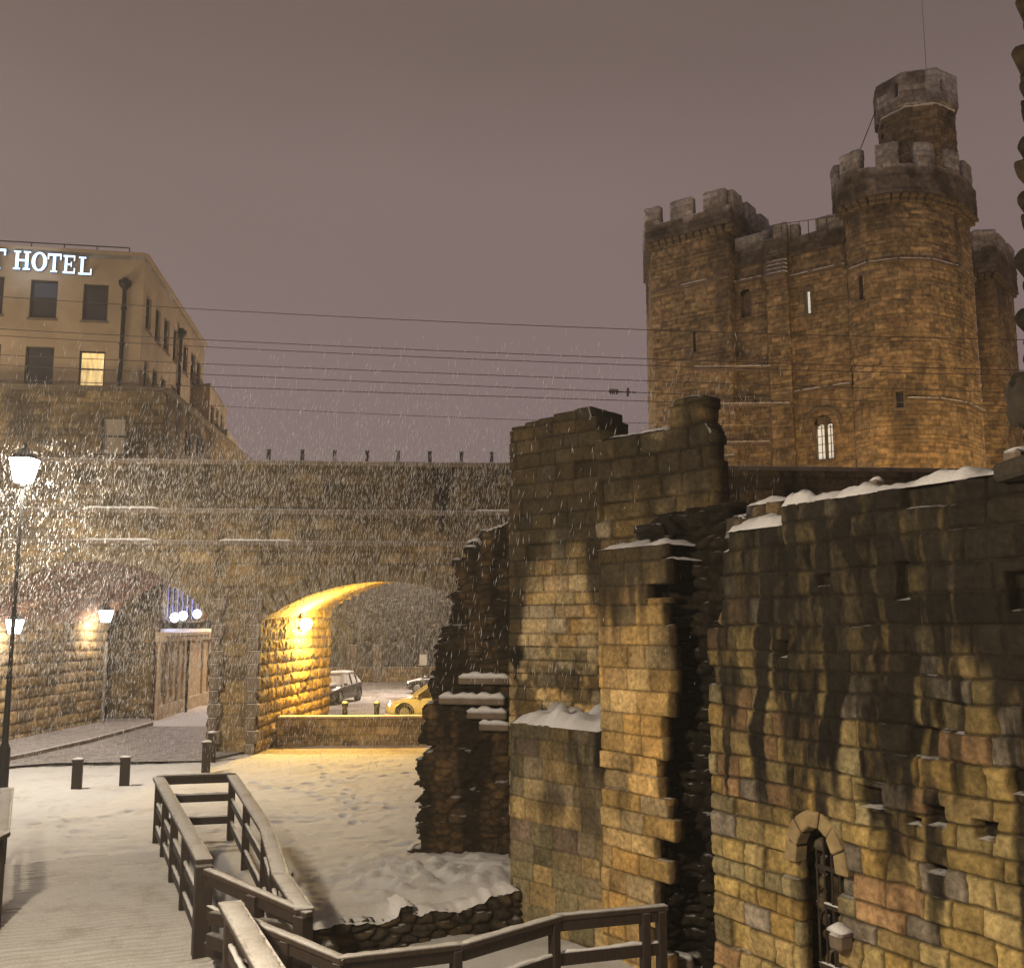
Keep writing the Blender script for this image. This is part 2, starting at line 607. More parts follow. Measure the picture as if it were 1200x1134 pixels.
def masonry(acc, path, z0, z1, res, seed, pat=None, pal=TAN, relief=.018, edge=.03, rough=.012, joint=.55, thick=0.0,
            keep=None, cut=None, push=None, stain_shade=None, batter=0.0, ch=(.24, .36), bl=(.35, .8), warp=.018, missing=0.0,
            pillow=0.0, soot=(.014, .011, .007), rr=None, rime=None):
    us, ps, ns, L = path_grid(path, res)
    nv = max(2, int(math.ceil((z1 - z0) / (rr or res))) + 1)
    vs = np.linspace(0, z1 - z0, nv)
    U, Vv = np.meshgrid(us, vs)
    pat = pat or Ashlar(L, z1 - z0, seed, ch, bl, warp)
    d, bi, bj, cu, cv, fv = pat(U, Vv)
    r1, r2, r3 = h2(bi, bj, seed + 31), h2(bi, bj, seed + 32), h2(bi, bj, seed + 33)
    face = sm(0, edge, d)
    disp = (face - 1) * relief * (1 + r1) + (r2 - .5) * relief * 1.4 + (fbm(U * 7, Vv * 7, seed + 3, 4) - .5) * 2 * rough
    disp += pillow * (1 - (1 - np.clip(d / (edge * 4), 0, 1)) ** 2)
    if missing:
        hole = (r3 < missing)
        disp = np.where(hole, disp - .09 * sm(0, .02, d), disp)
    if push is not None:
        disp = disp + push(U, Vv)
    disp = disp + batter * (1 - Vv / (z1 - z0))
    c = pal[np.minimum((r3 * 977 % 1 * len(pal)).astype(int), len(pal) - 1)] * (.72 + .56 * r2)[..., None]
    c = c * (1 - joint * (1 - face))[..., None] * (.72 + .56 * fbm(U * 2.2, Vv * 2.2, seed + 71, 4))[..., None]
    if stain_shade is not None:
        s = np.clip(stain_shade(U, Vv), 0, 1)[..., None]
        c = c * (1 - s) + np.array(soot) * (.6 + .8 * r1)[..., None] * s  # blends to the dark tone of stains and of painted recess shade
    if rime is not None:
        s = np.clip(rime(U, Vv), 0, 1)[..., None]
        c = c * (1 - s) + np.array((.66, .65, .66)) * s
    front = np.stack([ps[None, :, 0] + ns[None, :, 0] * disp, ps[None, :, 1] + ns[None, :, 1] * disp, z0 + Vv], -1)
    nu = len(us)
    UC, VC = (U[:-1, :-1] + U[1:, 1:]) / 2, (Vv[:-1, :-1] + Vv[1:, 1:]) / 2
    mask = np.ones(UC.shape, bool)
    if keep is not None:
        _, bi2, bj2, cu2, cv2, _ = pat(UC, VC)
        mask &= keep(cu2, cv2, h2(bi2, bj2, seed + 55), UC, VC)
    if cut is not None:
        mask &= ~cut(UC, VC)
    idx = np.arange(nu * nv).reshape(nv, nu)
    jj, ii = np.nonzero(mask)
    Q = [np.stack([idx[jj, ii], idx[jj, ii + 1], idx[jj + 1, ii + 1], idx[jj + 1, ii]], -1)]
    Vt, Ct = [front.reshape(-1, 3)], [c.reshape(-1, 3)]
    if thick:
        N = nu * nv
        rag = (fbm(U * 3, Vv * 3, seed + 91, 3) - .5) * min(.12, thick * .4)
        back = np.stack([ps[None, :, 0] - ns[None, :, 0] * (thick + rag), ps[None, :, 1] - ns[None, :, 1] * (thick + rag), z0 + Vv], -1)
        mid = front * .5 + back * .5 + np.stack([(h2(bi, bj, seed + 5) - .5) * .05] * 3, -1) * (1 if keep is not None else 0)
        Vt += [mid.reshape(-1, 3), back.reshape(-1, 3)]
        Ct += [c.reshape(-1, 3) * .8, c.reshape(-1, 3) * .8]
        Q.append(Q[0][:, ::-1] + 2 * N)
        pm = np.pad(mask, 1)
        for dj, di, (a, b) in ((-1, 0, ((0, 0), (0, 1))), (1, 0, ((1, 1), (1, 0))), (0, -1, ((1, 0), (0, 0))), (0, 1, ((0, 1), (1, 1)))):
            edge_c = mask & ~pm[1 + dj:pm.shape[0] - 1 + dj, 1 + di:pm.shape[1] - 1 + di]
            j2, i2 = np.nonzero(edge_c)
            A, B = idx[j2 + a[0], i2 + a[1]], idx[j2 + b[0], i2 + b[1]]
            Q.append(np.stack([B, A, A + N, B + N], -1))
            Q.append(np.stack([B + N, A + N, A + 2 * N, B + 2 * N], -1))
    acc.add(np.concatenate(Vt), np.concatenate(Q), np.concatenate(Ct))
    top = np.where(mask.any(0), z0 + vs[1:][np.where(mask, np.arange(nv - 1)[:, None], -1).max(0)], np.nan)
    return dict(us=us, ps=ps, ns=ns, top=top, L=L)


def snow_on(info, name, parent, thick, h=.06, seed=1, lo=None, hi=None, over=.02, step=2, zmin=-9, jump=.12):
    """a lumpy snow cap along a wall top, broken where the stone steps"""
    us, ps, ns, top = info['us'], info['ps'], info['ns'], info['top']
    K = 11
    w = np.linspace(-1, 1, K)
    acc_v, acc_q, n = [], [], 0
    run = []

    def flush(run):
        nonlocal n
        if len(run) < 3:
            return
        run = run[::step] + ([run[-1]] if (len(run) - 1) % step else [])
        i = np.array(run)
        endt = np.minimum(1, np.minimum(np.arange(len(i)), np.arange(len(i))[::-1]) / 2.0)
        z = top[np.clip(i, 0, len(top) - 1)]
        f_a, f_b = fbm(us[i][:, None] * 2.6, w[None] * thick * 1.6 + seed, seed, 3), fbm(us[i][:, None] * 11, w[None] * thick * 6 + seed, seed + 2, 4)
        hh = h * (np.maximum(0, f_a * 1.9 - .34) + .55 * (f_b - .42)) * (1 - np.abs(w[None]) ** 4) * np.maximum(.15, endt)[:, None] - .004
        off = over - (w[None] + 1) / 2 * (thick + 2 * over) + (fbm(us[i][:, None] * 7, w[None] * 2, seed + 4, 4) - .5) * .10
        X = ps[i, 0][:, None] + ns[i, 0][:, None] * off
        Y = ps[i, 1][:, None] + ns[i, 1][:, None] * off
        Z = z[:, None] - .006 + hh
        acc_v.append(np.stack([X, Y, Z], -1).reshape(-1, 3))
        g = np.arange(len(i) * K).reshape(len(i), K) + n
        acc_q.append(np.stack([g[:-1, :-1], g[:-1, 1:], g[1:, 1:], g[1:, :-1]], -1).reshape(-1, 4)[:, ::-1])
        n += len(i) * K

    for k in range(len(top)):
        ok = np.isfinite(top[k]) and top[k] > zmin and (lo is None or us[k] >= lo) and (hi is None or us[k] <= hi)
        if ok and run and abs(top[k] - top[run[-1]]) > jump:
            flush(run)
            run = []
        if ok:
            run.append(k)
        else:
            flush(run)
            run = []
    flush(run)
    if acc_v and name in ('parapet_snow', 'turret_snow'):
        for V_, Q_ in zip(acc_v, acc_q):
            np_mesh('snow_patch', V_, Q_ - Q_.min(), M_SNOW, parent)
        return
    if acc_v:
        return np_mesh(name, np.concatenate(acc_v), np.concatenate(acc_q), M_SNOW, parent)


def snow_bar(mb, a, b, w, h=.03, seed=0):
    """small flat snow lump on a ledge, into an MB"""
    a, b = Vector(a), Vector(b)
    n = max(3, int((b - a).length / .08))
    d = (b - a).normalized()
    sd = Vector((-d.y, d.x, 0)).normalized()
    K = [(-1, 0), (-.85, .8), (0, 1), (.85, .8), (1, 0)]
    vs = []
    rnd = random.Random(seed)
    for i in range(n + 1):
        t = i / n
        e_ = .25 if i in (0, n) else 1
        hh = h * (.6 + .8 * rnd.random()) * e_
        ww = w / 2 * (.85 + .3 * rnd.random()) * (1 if e_ == 1 else .8)
        for kx, kz in K:
            vs.append(a.lerp(b, t) + sd * kx * ww + Vector((0, 0, kz * hh)))
    fs = []
    for i in range(n):
        for k in range(4):
            fs.append((i * 5 + k, i * 5 + k + 1, i * 5 + 6 + k, i * 5 + 5 + k))
        fs.append((i * 5 + 4, i * 5, i * 5 + 5, i * 5 + 9))
    fs += [(4, 3, 2, 1, 0), tuple(n * 5 + k for k in range(5))]
    mb.add(vs, fs)


def light(name, kind, loc, power, col, parent=None, size=.12, aim=None, spot=None, blend=.6):
    d = bpy.data.lights.new(name, kind)
    d.energy, d.color = power, col
    if kind == 'AREA':
        d.size = size
    else:
        d.shadow_soft_size = size
    if spot:
        d.spot_size, d.spot_blend = math.radians(spot), blend
    o = bpy.data.objects.new(name, d)
    o.location = loc
    if aim is not None:
        o.rotation_euler = (Vector(aim) - Vector(loc)).to_track_quat('-Z', 'Y').to_euler()
    o['kind'] = 'helper' if False else 'thing'
    return link(o, parent)


# ------------------------------------------------------------------ ground
EDGE = [(-2.2, 10.6), (-3.05, 13.75), (-2.8, 14.07), (-1.4, 14.9), (-.07, 15.6), (3.0, 17.0)]   # rim of the lower floor
HOLE = [(-6.22, 18.0), (-5.04, 18.1), (-3.2, 13.3), (-2.2, 10.6), (-3.42, 11.65)]


def seg_dist(x, y, a, b):
    ax, ay, bx, by = *a, *b
    t = np.clip(((x - ax) * (bx - ax) + (y - ay) * (by - ay)) / ((bx - ax) ** 2 + (by - ay) ** 2), 0, 1)
    return np.hypot(x - ax - t * (bx - ax), y - ay - t * (by - ay))


def inside(x, y, poly):
    r = np.zeros(x.shape, bool)
    n = len(poly)
    for k in range(n):
        (x0, y0), (x1, y1) = poly[k], poly[(k + 1) % n]
        c = ((y0 > y) != (y1 > y)) & (x < (x1 - x0) * (y - y0) / ((y1 - y0) if y1 != y0 else 1e-9) + x0)
        r ^= c
    return r


def sdist(x, y, poly):
    d = np.full(x.shape, 1e9)
    for k in range(len(poly)):
        d = np.minimum(d, seg_dist(x, y, poly[k], poly[(k + 1) % len(poly)]))
    return np.where(inside(x, y, poly), -d, d)


PIT = [(-1.2, 4.0), (-1.7, 7.5), (-2.2, 10.6), (-3.05, 13.75), (-2.8, 14.07), (-1.4, 14.9), (-.07, 15.6), (3.0, 17.0), (9, 17), (9, 4)]


def gz(x, y):
    z = (fbm(x * .35, y * .35, 3, 3) - .5) * .10 + (fbm(x * 2.3, y * 2.3, 5, 4) - .5) * .05 + (fbm(x * 6, y * 6, 6, 3) - .5) * .03
    w = (fbm(x * 1.7, y * 1.7, 8, 3) - .5) * .22
    mound = np.exp(-(((x + 1.1) / 1.7) ** 2 + ((y - 16.2) / 1.5) ** 2))
    z = z + mound * (.05 + (fbm(x * 3.2, y * 3.2, 11, 6) - .5) * .36 + (.5 - np.abs(fbm(x * 6.5, y * 6.5, 12, 4) - .5) * 2) * .15)
    # tramped footprints
    fp = vn(x * 4.5, y * 3.2, 21)
    z = z - .022 * sm(.72, .86, fp) * sm(12, 16, y)
    for off, am in ((0, 1), (.42, .8)):
        yy = 20.6 + off + .18 * np.sin(x * .5) + .05 * (x + 8)
        z = z - .03 * am * np.exp(-((y - yy) / .07) ** 2) * (x < -4)
    # trails of footprints crossing the plaza
    r = random.Random(77)
    for (ax, ay, bx, by) in ((-10.5, 19.5, -1.6, 28.6), (-12, 24.5, -7.5, 18.9), (-3.2, 20.5, -5.2, 29.0), (-9, 27.5, -2.2, 22.0), (-13, 22, -9.5, 28.5)):
        L_ = math.hypot(bx - ax, by - ay)
        dx_, dy_ = (bx - ax) / L_, (by - ay) / L_
        k, t = 0, 0.0
        while t < L_:
            sd = .10 * (1 if k % 2 else -1) + r.gauss(0, .03)
            cx, cy = ax + dx_ * t - dy_ * sd + .3 * math.sin(t * .6), ay + dy_ * t + dx_ * sd
            sel = (np.abs(x - cx) < .4) & (np.abs(y - cy) < .4)
            qx, qy = x[sel] - cx, y[sel] - cy
            al, pe = qx * dx_ + qy * dy_, -qx * dy_ + qy * dx_
            g_ = np.exp(-((al / .17) ** 4 + (pe / .085) ** 4))
            z[sel] += -.06 * g_ + .018 * np.exp(-((np.hypot(al / 1.5, pe) - .14) / .05) ** 2)
            t += r.uniform(.55, .75)
            k += 1
    dp = sdist(x, y, PIT) + w * .25
    pit = 1 - sm(-.16, .02, dp)
    z = z * (1 - pit) + pit * (-.5 + (fbm(x * 1.2, y * 1.2, 13, 4) - .5) * .10)
    dh = sdist(x, y, HOLE) + w * .3
    ho = 1 - sm(-.35, -.02, dh)
    z = z * (1 - ho) + ho * (-.95 + (fbm(x * 2.2, y * 2.2, 15, 5) - .5) * .55)
    return z


def sheet(name, x0, x1, y0, y1, res, f, mat, mask=None, lift=0.0):
    nx, ny = int((x1 - x0) / res) + 1, int((y1 - y0) / res) + 1
    X, Y = np.meshgrid(np.linspace(x0, x1, nx), np.linspace(y0, y1, ny))
    Z = f(X, Y) + lift
    idx = np.arange(nx * ny).reshape(ny, nx)
    Q = np.stack([idx[:-1, :-1], idx[:-1, 1:], idx[1:, 1:], idx[1:, :-1]], -1)
    m = np.ones(Q.shape[:2], bool) if mask is None else mask((X[:-1, :-1] + X[1:, 1:]) / 2, (Y[:-1, :-1] + Y[1:, 1:]) / 2)
    return np_mesh(name, np.stack([X, Y, Z], -1).reshape(-1, 3), Q[m], mat)


VX0, VX1 = -34.0, 26.0


def viay(x):
    return 31.0 + .072 * (x + 14.2)


tag(sheet('ground', -19, 9, 3, 31.4, .055, gz, M_GROUND), kind='structure')
mb = MB()
R_ = 900
mb.add([(-R_, -60, -.06), (R_, -60, -.06), (R_, R_, -.06), (-R_, R_, -.06)], [(0, 1, 2, 3)])
# the far sheet is cut round the lower floor
g = mb
g.v, g.f = [], []
for (x0, x1, y0, y1) in ((-R_, -19, -60, R_), (9, R_, -60, R_), (-19, 9, 31.3, R_), (-19, 9, -60, 3.0)):
    g.add([(x0, y0, -.03), (x1, y0, -.03), (x1, y1, -.03), (x0, y1, -.03)], [(0, 1, 2, 3)])
tag(g.build('terrain', M_FARSNOW), kind='structure')

# plank walkway, snowed over
D0, D1 = Vector((-8.3, 16.9)), Vector((-6.25, 17.6))
R1a_, R1b_ = G(186, 912, 1.1), G(239, 1008, 1.1)
R1D = Vector((R1b_.x - R1a_.x, R1b_.y - R1a_.y)).normalized()


def pathz(x, y):
    s = x * R1D.x + y * R1D.y
    q = (s / .15) % 1.0
    rib = .060 * (1 - np.abs(2 * q - 1) ** 5) + .012 * (h2(np.floor(s / .15), np.zeros_like(s), 3) - .5)
    return .012 + rib * (.5 + 1.0 * fbm(x * 1.2, y * 1.2, 2, 3)) + (fbm(x * 1.5, y * 1.5, 31, 4) - .5) * .03


def pathm(x, y):
    # across-distance from the railing line
    c = (x - R1a_.x) * (-R1D.y) + (y - R1a_.y) * R1D.x
    s = (x - R1a_.x) * R1D.x + (y - R1a_.y) * R1D.y
    ragged = (fbm(x * 1.3, y * 1.3, 41, 4) - .5) * 1.6
    return (c < .10) & (c > -3.2) & (s > 1.2 + ragged)


tag(sheet('path', -11, 3, 3.2, 18.5, .03, pathz, M_PATH, pathm), kind='structure')

# street through the left arch: setts, pavement and kerb
def poly_sheet(name, pts, z, mat):
    return tag(MB().add([(p[0], p[1], z) for p in pts], [tuple(range(len(pts)))]).build(name, mat), kind='structure')


a0, a1, a2, a3 = G(-60, 905), G(240, 893), G(252, 862), G(235, 842)
kb0, kb1 = G(-40, 905, .1), G(178, 856, .1)
poly_sheet('road', [G(-40, 905), G(60, 897), G(238, 894), G(300, 880), G(300, 853), G(176, 853), G(100, 873)], .075, M_ROAD)
poly_sheet('pavement', [G(-140, 912), G(-38, 905), G(102, 872.5), G(176, 852), G(176, 846), G(100, 846), G(-300, 860)], .16, M_PAVE)
mb = MB()
kp = [G(-60, 908), G(30, 889.5), G(102, 872.8), G(150, 859.5), G(177, 851.5)]
for a, b in zip(kp[:-1], kp[1:]):
    mb.beam((a.x, a.y, .105), (b.x, b.y, .105), .16, .17)
tag(mb.build('kerb', M_SANDDARK, bevel=.015), kind='structure')
poly_sheet('lit_street', [G(138, 852), G(300, 852.5), G(300, 828), G(200, 828), G(150, 838)], .05, M_SNOW)

# ------------------------------------------------------------------ railway viaduct
def vpt(px, py):
    u, z = onp(px, py, (VX0, viay(VX0)), (VX1, viay(VX1)))
    return u, z


VT = np.array((VX1 - VX0, viay(VX1) - viay(VX0)))
VL = float(np.hypot(*VT))
VT = VT / VL
VN = np.array((VT[1], -VT[0]))
VDEP = 9.6
SKEW = np.array((.05, 1.0)) / math.hypot(.05, 1.0)


def vxy(u, back=0.0):
    return (VX0 + VT[0] * u + SKEW[0] * back, viay(VX0) + VT[1] * u + SKEW[1] * back)


uRL, _ = vpt(302, 800)
uLR, _ = vpt(246, 800)
_, zS = vpt(303, 728)
_, zC = vpt(455, 681)
SPAN = 7.6
RISES = [zC - zS, 1.86, zC - zS]
SPANS = [SPAN, 7.35, SPAN]
ARCHES = [(uRL, uRL + SPAN), (uLR - SPANS[1], uLR), (uRL + SPAN + 1.5, uRL + 2 * SPAN + 1.5)]
RADS = [(w ** 2 / 4 + r ** 2) / (2 * r) for w, r in zip(SPANS, RISES)]
_, zT = vpt(300, 544.5)
_, zStr = vpt(300, 633)


def arch_z(u, k):
    a, RAD, RISE = ARCHES[k], RADS[k], RISES[k]
    c = (a[0] + a[1]) / 2
    return zS + np.sqrt(np.maximum(0, RAD ** 2 - (u - c) ** 2)) - (RAD - RISE)


def via_cut(u, v):
    m = np.zeros(u.shape, bool)
    for k, a in enumerate(ARCHES):
        m |= (u > a[0]) & (u < a[1]) & (v - .15 < arch_z(u, k))
    return m


def via_stain(u, v):
    s = .75 * sm(5.4, 8.4, v + 1.3 * (fbm(u * .5, v * .15, 61, 4) - .5) * 2) + .6 * sm(.60, .78, fbm(u * 1.1, v * .25, 63, 5))
    return s * .8


via = thing('viaduct', (vxy(VL / 2)[0], vxy(VL / 2)[1], 0),
            'long soot darkened stone railway viaduct with two low arches, crossing behind the plaza', 'viaduct')
acc = Acc()
masonry(acc, [vxy(0), vxy(VL)], -.15, zT, .055, 101, pal=VIAT, ch=(.30, .44), bl=(.5, 1.1), relief=.03, edge=.04, rough=.03,
        cut=via_cut, stain_shade=via_stain, warp=.03, missing=.006, joint=.55)
acc.build('wall', M_VIA, via)
acc = Acc()
masonry(acc, [vxy(VL, VDEP), vxy(0, VDEP)], -.15, zT, .16, 102, pal=VIAT, ch=(.30, .44), bl=(.5, 1.1), relief=.03,
        cut=lambda u, v: via_cut(VL - u, v - .55 * ((VL - u) > ARCHES[0][0] - .2)) | via_cut(VL - u, v))
acc.build('rear_wall', M_VIA, via)
mb = MB()
for b0, w in ((-.06, .62), (VDEP - .56, .62)):
    p = [vxy(0, b0), vxy(VL, b0), vxy(VL, b0 + w), vxy(0, b0 + w)]
    mb.prism(p, zT - .003, zT + .14)
mb.build('coping', M_SANDDARK, via, bevel=.02)
mb = MB()
p = [vxy(0, .3), vxy(VL, .3), vxy(VL, VDEP - .3), vxy(0, VDEP - .3)]
mb.prism(p, zT - 1.4, zT - 1.2)
mb.build('track_bed', M_FARSNOW, via)
us = np.arange(0, VL, .25)
info = dict(us=us, ps=np.array([vxy(u, -.06) for u in us]), ns=np.repeat(VN[None], len(us), 0), top=np.full(len(us), zT + .14), L=VL)
snow_on(info, 'snow_cap', via, .6, h=.05, seed=5, step=1)
# string course with broken snow
mb, ms = MB(), MB()
for zz, wd in ((zStr, .12), (zStr + 1.0, .06)):
    a, b = vxy(0, -wd / 2 + .01), vxy(VL, -wd / 2 + .01)
    mb.beam((a[0], a[1], zz - .09), (b[0], b[1], zz - .09), wd, .16)
    r = random.Random(int(zz * 10))
    u = uLR - 4
    while u < VL - 1:
        ln = r.uniform(.6, 4.2)
        if r.random() < .62:
            a, b = vxy(u, -wd * .55), vxy(u + ln, -wd * .55)
            ms = MB()
            snow_bar(ms, (a[0], a[1], zz - .012), (b[0], b[1], zz - .012), wd * .9, .05, int(u * 10))
            ms.build('ledge_snow', M_SNOW, via, smooth=True)
        u += ln + r.uniform(.3, 2.4)
mb.build('string_course', M_SANDDARK, via, bevel=.02)
for ai, a in enumerate(ARCHES):
    # voussoir ring
    SPAN_, RAD, RISE = SPANS[ai], RADS[ai], RISES[ai]
    mb = MB()
    c = (a[0] + a[1]) / 2
    th = math.asin(SPAN_ / 2 / RAD)
    nvs = 23
    zc = zS - (RAD - RISE)
    lift = .55 if ai == 0 else 0.0
    for k in range(nvs):
        t0, t1 = -th + 2 * th * k / nvs + .0025, -th + 2 * th * (k + 1) / nvs - .0025
        pr = (.055 + .02 * ((k * 7) % 3)) if ai != 1 else .012
        ro = RAD + .52
        ri = RAD - .012
        pts = []
        for t, rr in ((t0, ri), (t1, ri), (t1, ro), (t0, ro)):
            q = vxy(c + rr * math.sin(t), -pr)
            pts.append((q[0], q[1], zc + rr * math.cos(t)))
        mb.extr(pts, (SKEW[0] * (pr + .2), SKEW[1] * (pr + .2), 0))
    mb.build('arch_ring', M_RING, via, bevel=.018)
    # lining of the vault: curved relief masonry
    na, nb = 150, 150
    T, B = np.meshgrid(np.linspace(-th, th, na), np.linspace(0, VDEP, nb))
    pat = Ashlar(VDEP, 2 * th * RAD, 300 + ai, (.24, .34), (.5, .9), .015)
    d, bi, bj, _, _, _ = pat(B, (T + th) * RAD)
    r2, r3 = h2(bi, bj, 7), h2(bi, bj, 9)
    fc = sm(0, .03, d)
    dd = (fc - 1) * .03 + (r2 - .5) * .02
    rr = RAD + dd * -1
    pal = VIAT if ai == 0 else BRICK
    cc = pal[(r3 * len(pal)).astype(int)] * (.75 + .5 * r2)[..., None] * (.6 + .4 * fc)[..., None] * 1.15
    uu = c + rr * np.sin(T)
    X = VX0 + VT[0] * uu + SKEW[0] * B
    Y = viay(VX0) + VT[1] * uu + SKEW[1] * B
    Z = zc + rr * np.cos(T) + lift * B / VDEP
    idx = np.arange(na * nb).reshape(nb, na)
    Q = np.stack([idx[:-1, :-1], idx[1:, :-1], idx[1:, 1:], idx[:-1, 1:]], -1).reshape(-1, 4)
    np_mesh('vault', np.stack([X, Y, Z], -1).reshape(-1, 3), Q, M_SOFFIT, via, cc.reshape(-1, 3))
    # rock faced jambs
    for side in (0, 1):
        if ai == 2 and side:
            continue
        p = [vxy(a[0], -.02), vxy(a[0], VDEP)] if side == 0 else [vxy(a[1], VDEP), vxy(a[1], -.02)]
        acc = Acc()
        masonry(acc, p, -.15, zS + .05 + lift * 1.1, .04, 320 + ai * 2 + side, pal=VIAT * (1.25 if ai == 0 else 1.35), ch=(.34, .42), bl=(.6, 1.1), relief=.02,
                edge=.05, rough=.055, pillow=.05, joint=.65, warp=.02,
                keep=None if ai else (lambda cu, cv, r, u, v, side=side: v + -.15 < zS + .06 + .55 * ((u if side == 0 else VDEP - u) / VDEP)))
        acc.build('jamb', M_SOFFIT, via)
# pier pilaster edge of dressed stone
for uu, w in ((uRL - .16, .30), (uLR + .15, .28)):
    mb = MB()
    for k in range(12):
        z0 = -.1 + k * .40
        q = vxy(uu + (.05 if k % 2 else 0), -.05)
        mb.box((q[0], q[1], z0 + .197), (w + (.1 if k % 2 else 0), .16, .385), rz=math.atan2(VT[1], VT[0]))
    mb.build('quoin', M_SANDDARK, via, bevel=.02)

# posts along the parapet
first = None
for px in (312, 352, 390, 428.5, 465, 502.5, 540, 575.5):
    u, _ = vpt(px, 535)
    q = vxy(u, .25)
    if first is None:
        first = thing('fence_post', (q[0], q[1], zT + .13), 'short dark post standing on the viaduct parapet against the sky', 'fence post',
                      'posts along the viaduct parapet')
        MB().box((0, 0, .18), (.11, .09, .40)).build('post', M_IRON, first, bevel=.01)
        MB().box((0, 0, .395), (.13, .11, .03)).build('cap', M_IRON, first)
    else:
        c = copy_tree(first)
        c.location = (q[0], q[1], zT + .13)

# overhead wires of the railway
WIRES = [((0, 348), (220, 361), (763, 387), (1195, 398), 'topmost railway wire, alone above the others across the sky'),
         ((0, 385), (240, 399), (760, 420), (1195, 434), 'second railway wire from the top, just above its close twin'),
         ((0, 393), (240, 407), (760, 428), (1195, 440), 'third railway wire from the top, just below its close twin'),
         ((0, 416), (240, 426), (745, 446), (1195, 460), 'fourth railway wire from the top, above the wire with the insulator'),
         ((0, 428), (240, 438), (712, 459), (1195, 476), 'fifth railway wire from the top, carrying the insulator near the keep'),
         ((0, 445), (250, 453), (745, 470), (1195, 484), 'sixth railway wire from the top, just below the insulator'),
         ((60, 462), (260, 478), (660, 492), (1100, 500), 'lowest railway wire, faint, just above the tall ruin')]
for k, w in enumerate(WIRES):
    Y = 34 + .45 * k
    pts = []
    pp = w[:4]
    xs = np.array([p[0] for p in pp], float)
    ys = np.array([p[1] for p in pp], float)
    co = np.polyfit(xs, ys, 2)
    for x in np.linspace(-120, 1320, 40):
        pts.append(P(x, np.polyval(co, x), Y))
    o = MB().tube(pts, .014 if k < 6 else .010, 5).build('overhead_wire', M_STEEL)
    tag(o, w[4], 'wire', 'railway wires above the viaduct')
    if k == 4:
        ia, ib, ic = P(713, np.polyval(co, 713), Y), P(728, np.polyval(co, 728), Y), P(745, np.polyval(co, 745), Y)
ins = thing('wire_insulator', ia, 'dark ribbed insulator with a round disc strung in a railway wire beside the keep', 'insulator')
mb = MB()
dv = (ic - ia)
for q in (.05, .13, .21, .29):
    mb.cyl(ia + dv * q, ia + dv * (q + .05), .10, .10, 10)
mb.cyl(ia, ia + dv * .4, .035, n=8)
mb.build('ribbed_body', M_STEEL, ins)
mb = MB()
mb.cyl(ia + dv * .68, ia + dv * .74, .16, .16, 14).cyl(ia + dv * .4, ia + dv * 1.02, .028, n=8)
mb.build('disc', M_STEEL, ins)


# ------------------------------------------------------------------ ruined castle walls in front
def plan(px, Y, py=735):
    return xy(px, Y, py)


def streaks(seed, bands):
    """dark vertical streaks: bands = (centre u, half width, v reach from top)"""
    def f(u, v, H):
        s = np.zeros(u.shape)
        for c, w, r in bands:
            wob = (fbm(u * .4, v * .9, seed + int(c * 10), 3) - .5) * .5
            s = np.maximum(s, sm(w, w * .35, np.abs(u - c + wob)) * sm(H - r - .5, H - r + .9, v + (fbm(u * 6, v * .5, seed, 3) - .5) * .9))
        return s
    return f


# -- A: dark rubble stub with snowy steps
pA0, pA1 = plan(478, 17.9), plan(600, 17.45)
LA = math.dist(pA0, pA1)


def profA(u):
    """left ragged profile: top height along the stub"""
    pts = [(488, 935), (494, 880), (500, 850), (506, 800), (512, 765), (522, 730), (532, 700), (541, 660), (552, 637), (572, 622), (592, 616), (606, 612)]
    xs, zs = [], []
    for px, py in pts:
        a, z = onp(px, py, pA0, pA1)
        xs.append(a)
        zs.append(z)
    return np.interp(u, xs, zs, left=-5)


stA = thing('ruined_wall', (*pA0, 0), 'dark stub of rubble wall with a ragged stepped edge and snowy ledges, beside the lit arch', 'ruin', 'ruined castle walls')
acc = Acc()
infoA = []
for k, dep in enumerate((0, .5, 1.0)):
    q0 = (pA0[0] + .04 * k, pA0[1] + dep)
    q1 = (pA1[0] + .04 * k, pA1[1] + dep)
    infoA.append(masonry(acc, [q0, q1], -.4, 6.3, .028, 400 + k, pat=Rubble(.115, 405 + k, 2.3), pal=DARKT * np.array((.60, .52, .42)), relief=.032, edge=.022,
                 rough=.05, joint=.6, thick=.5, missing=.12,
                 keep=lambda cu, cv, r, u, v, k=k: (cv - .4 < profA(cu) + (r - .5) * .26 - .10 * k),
                 stain_shade=lambda u, v: .30 + .6 * sm(.40, .60, fbm(u * 3.5, v * .5, 407, 4))))
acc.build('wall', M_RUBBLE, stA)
for k in range(3):
    snow_on(infoA[k], 'snow_cap', stA, .5, h=.07, seed=40 + k, step=1, jump=.10, over=.015)
ms, mst = MB(), MB()
for (x0, x1, py, dp) in ((538, 597, 792, .11), (516, 592, 815, .17), (548, 594, 832, .13), (562, 597, 846, .10)):
    a, z = onp(x0, py, pA0, pA1)
    b, _ = onp(x1, py, pA0, pA1)
    d = ((pA1[0] - pA0[0]) / LA, (pA1[1] - pA0[1]) / LA)
    A_ = Vector((pA0[0] + d[0] * a, pA0[1] + d[1] * a - dp / 2 - .02, z))
    B_ = Vector((pA0[0] + d[0] * b, pA0[1] + d[1] * b - dp / 2 - .02, z))
    mst.beam(A_ - Vector((0, 0, .07)), B_ - Vector((0, 0, .07)), dp, .12)
    snow_bar(ms, A_ - Vector((0, 0, .012)), B_ - Vector((0, 0, .012)), dp, .075, x0)
mst.build('stone_step', M_SANDDARK, stA, bevel=.02)
ms.build('step_snow', M_SNOW, stA, smooth=True)

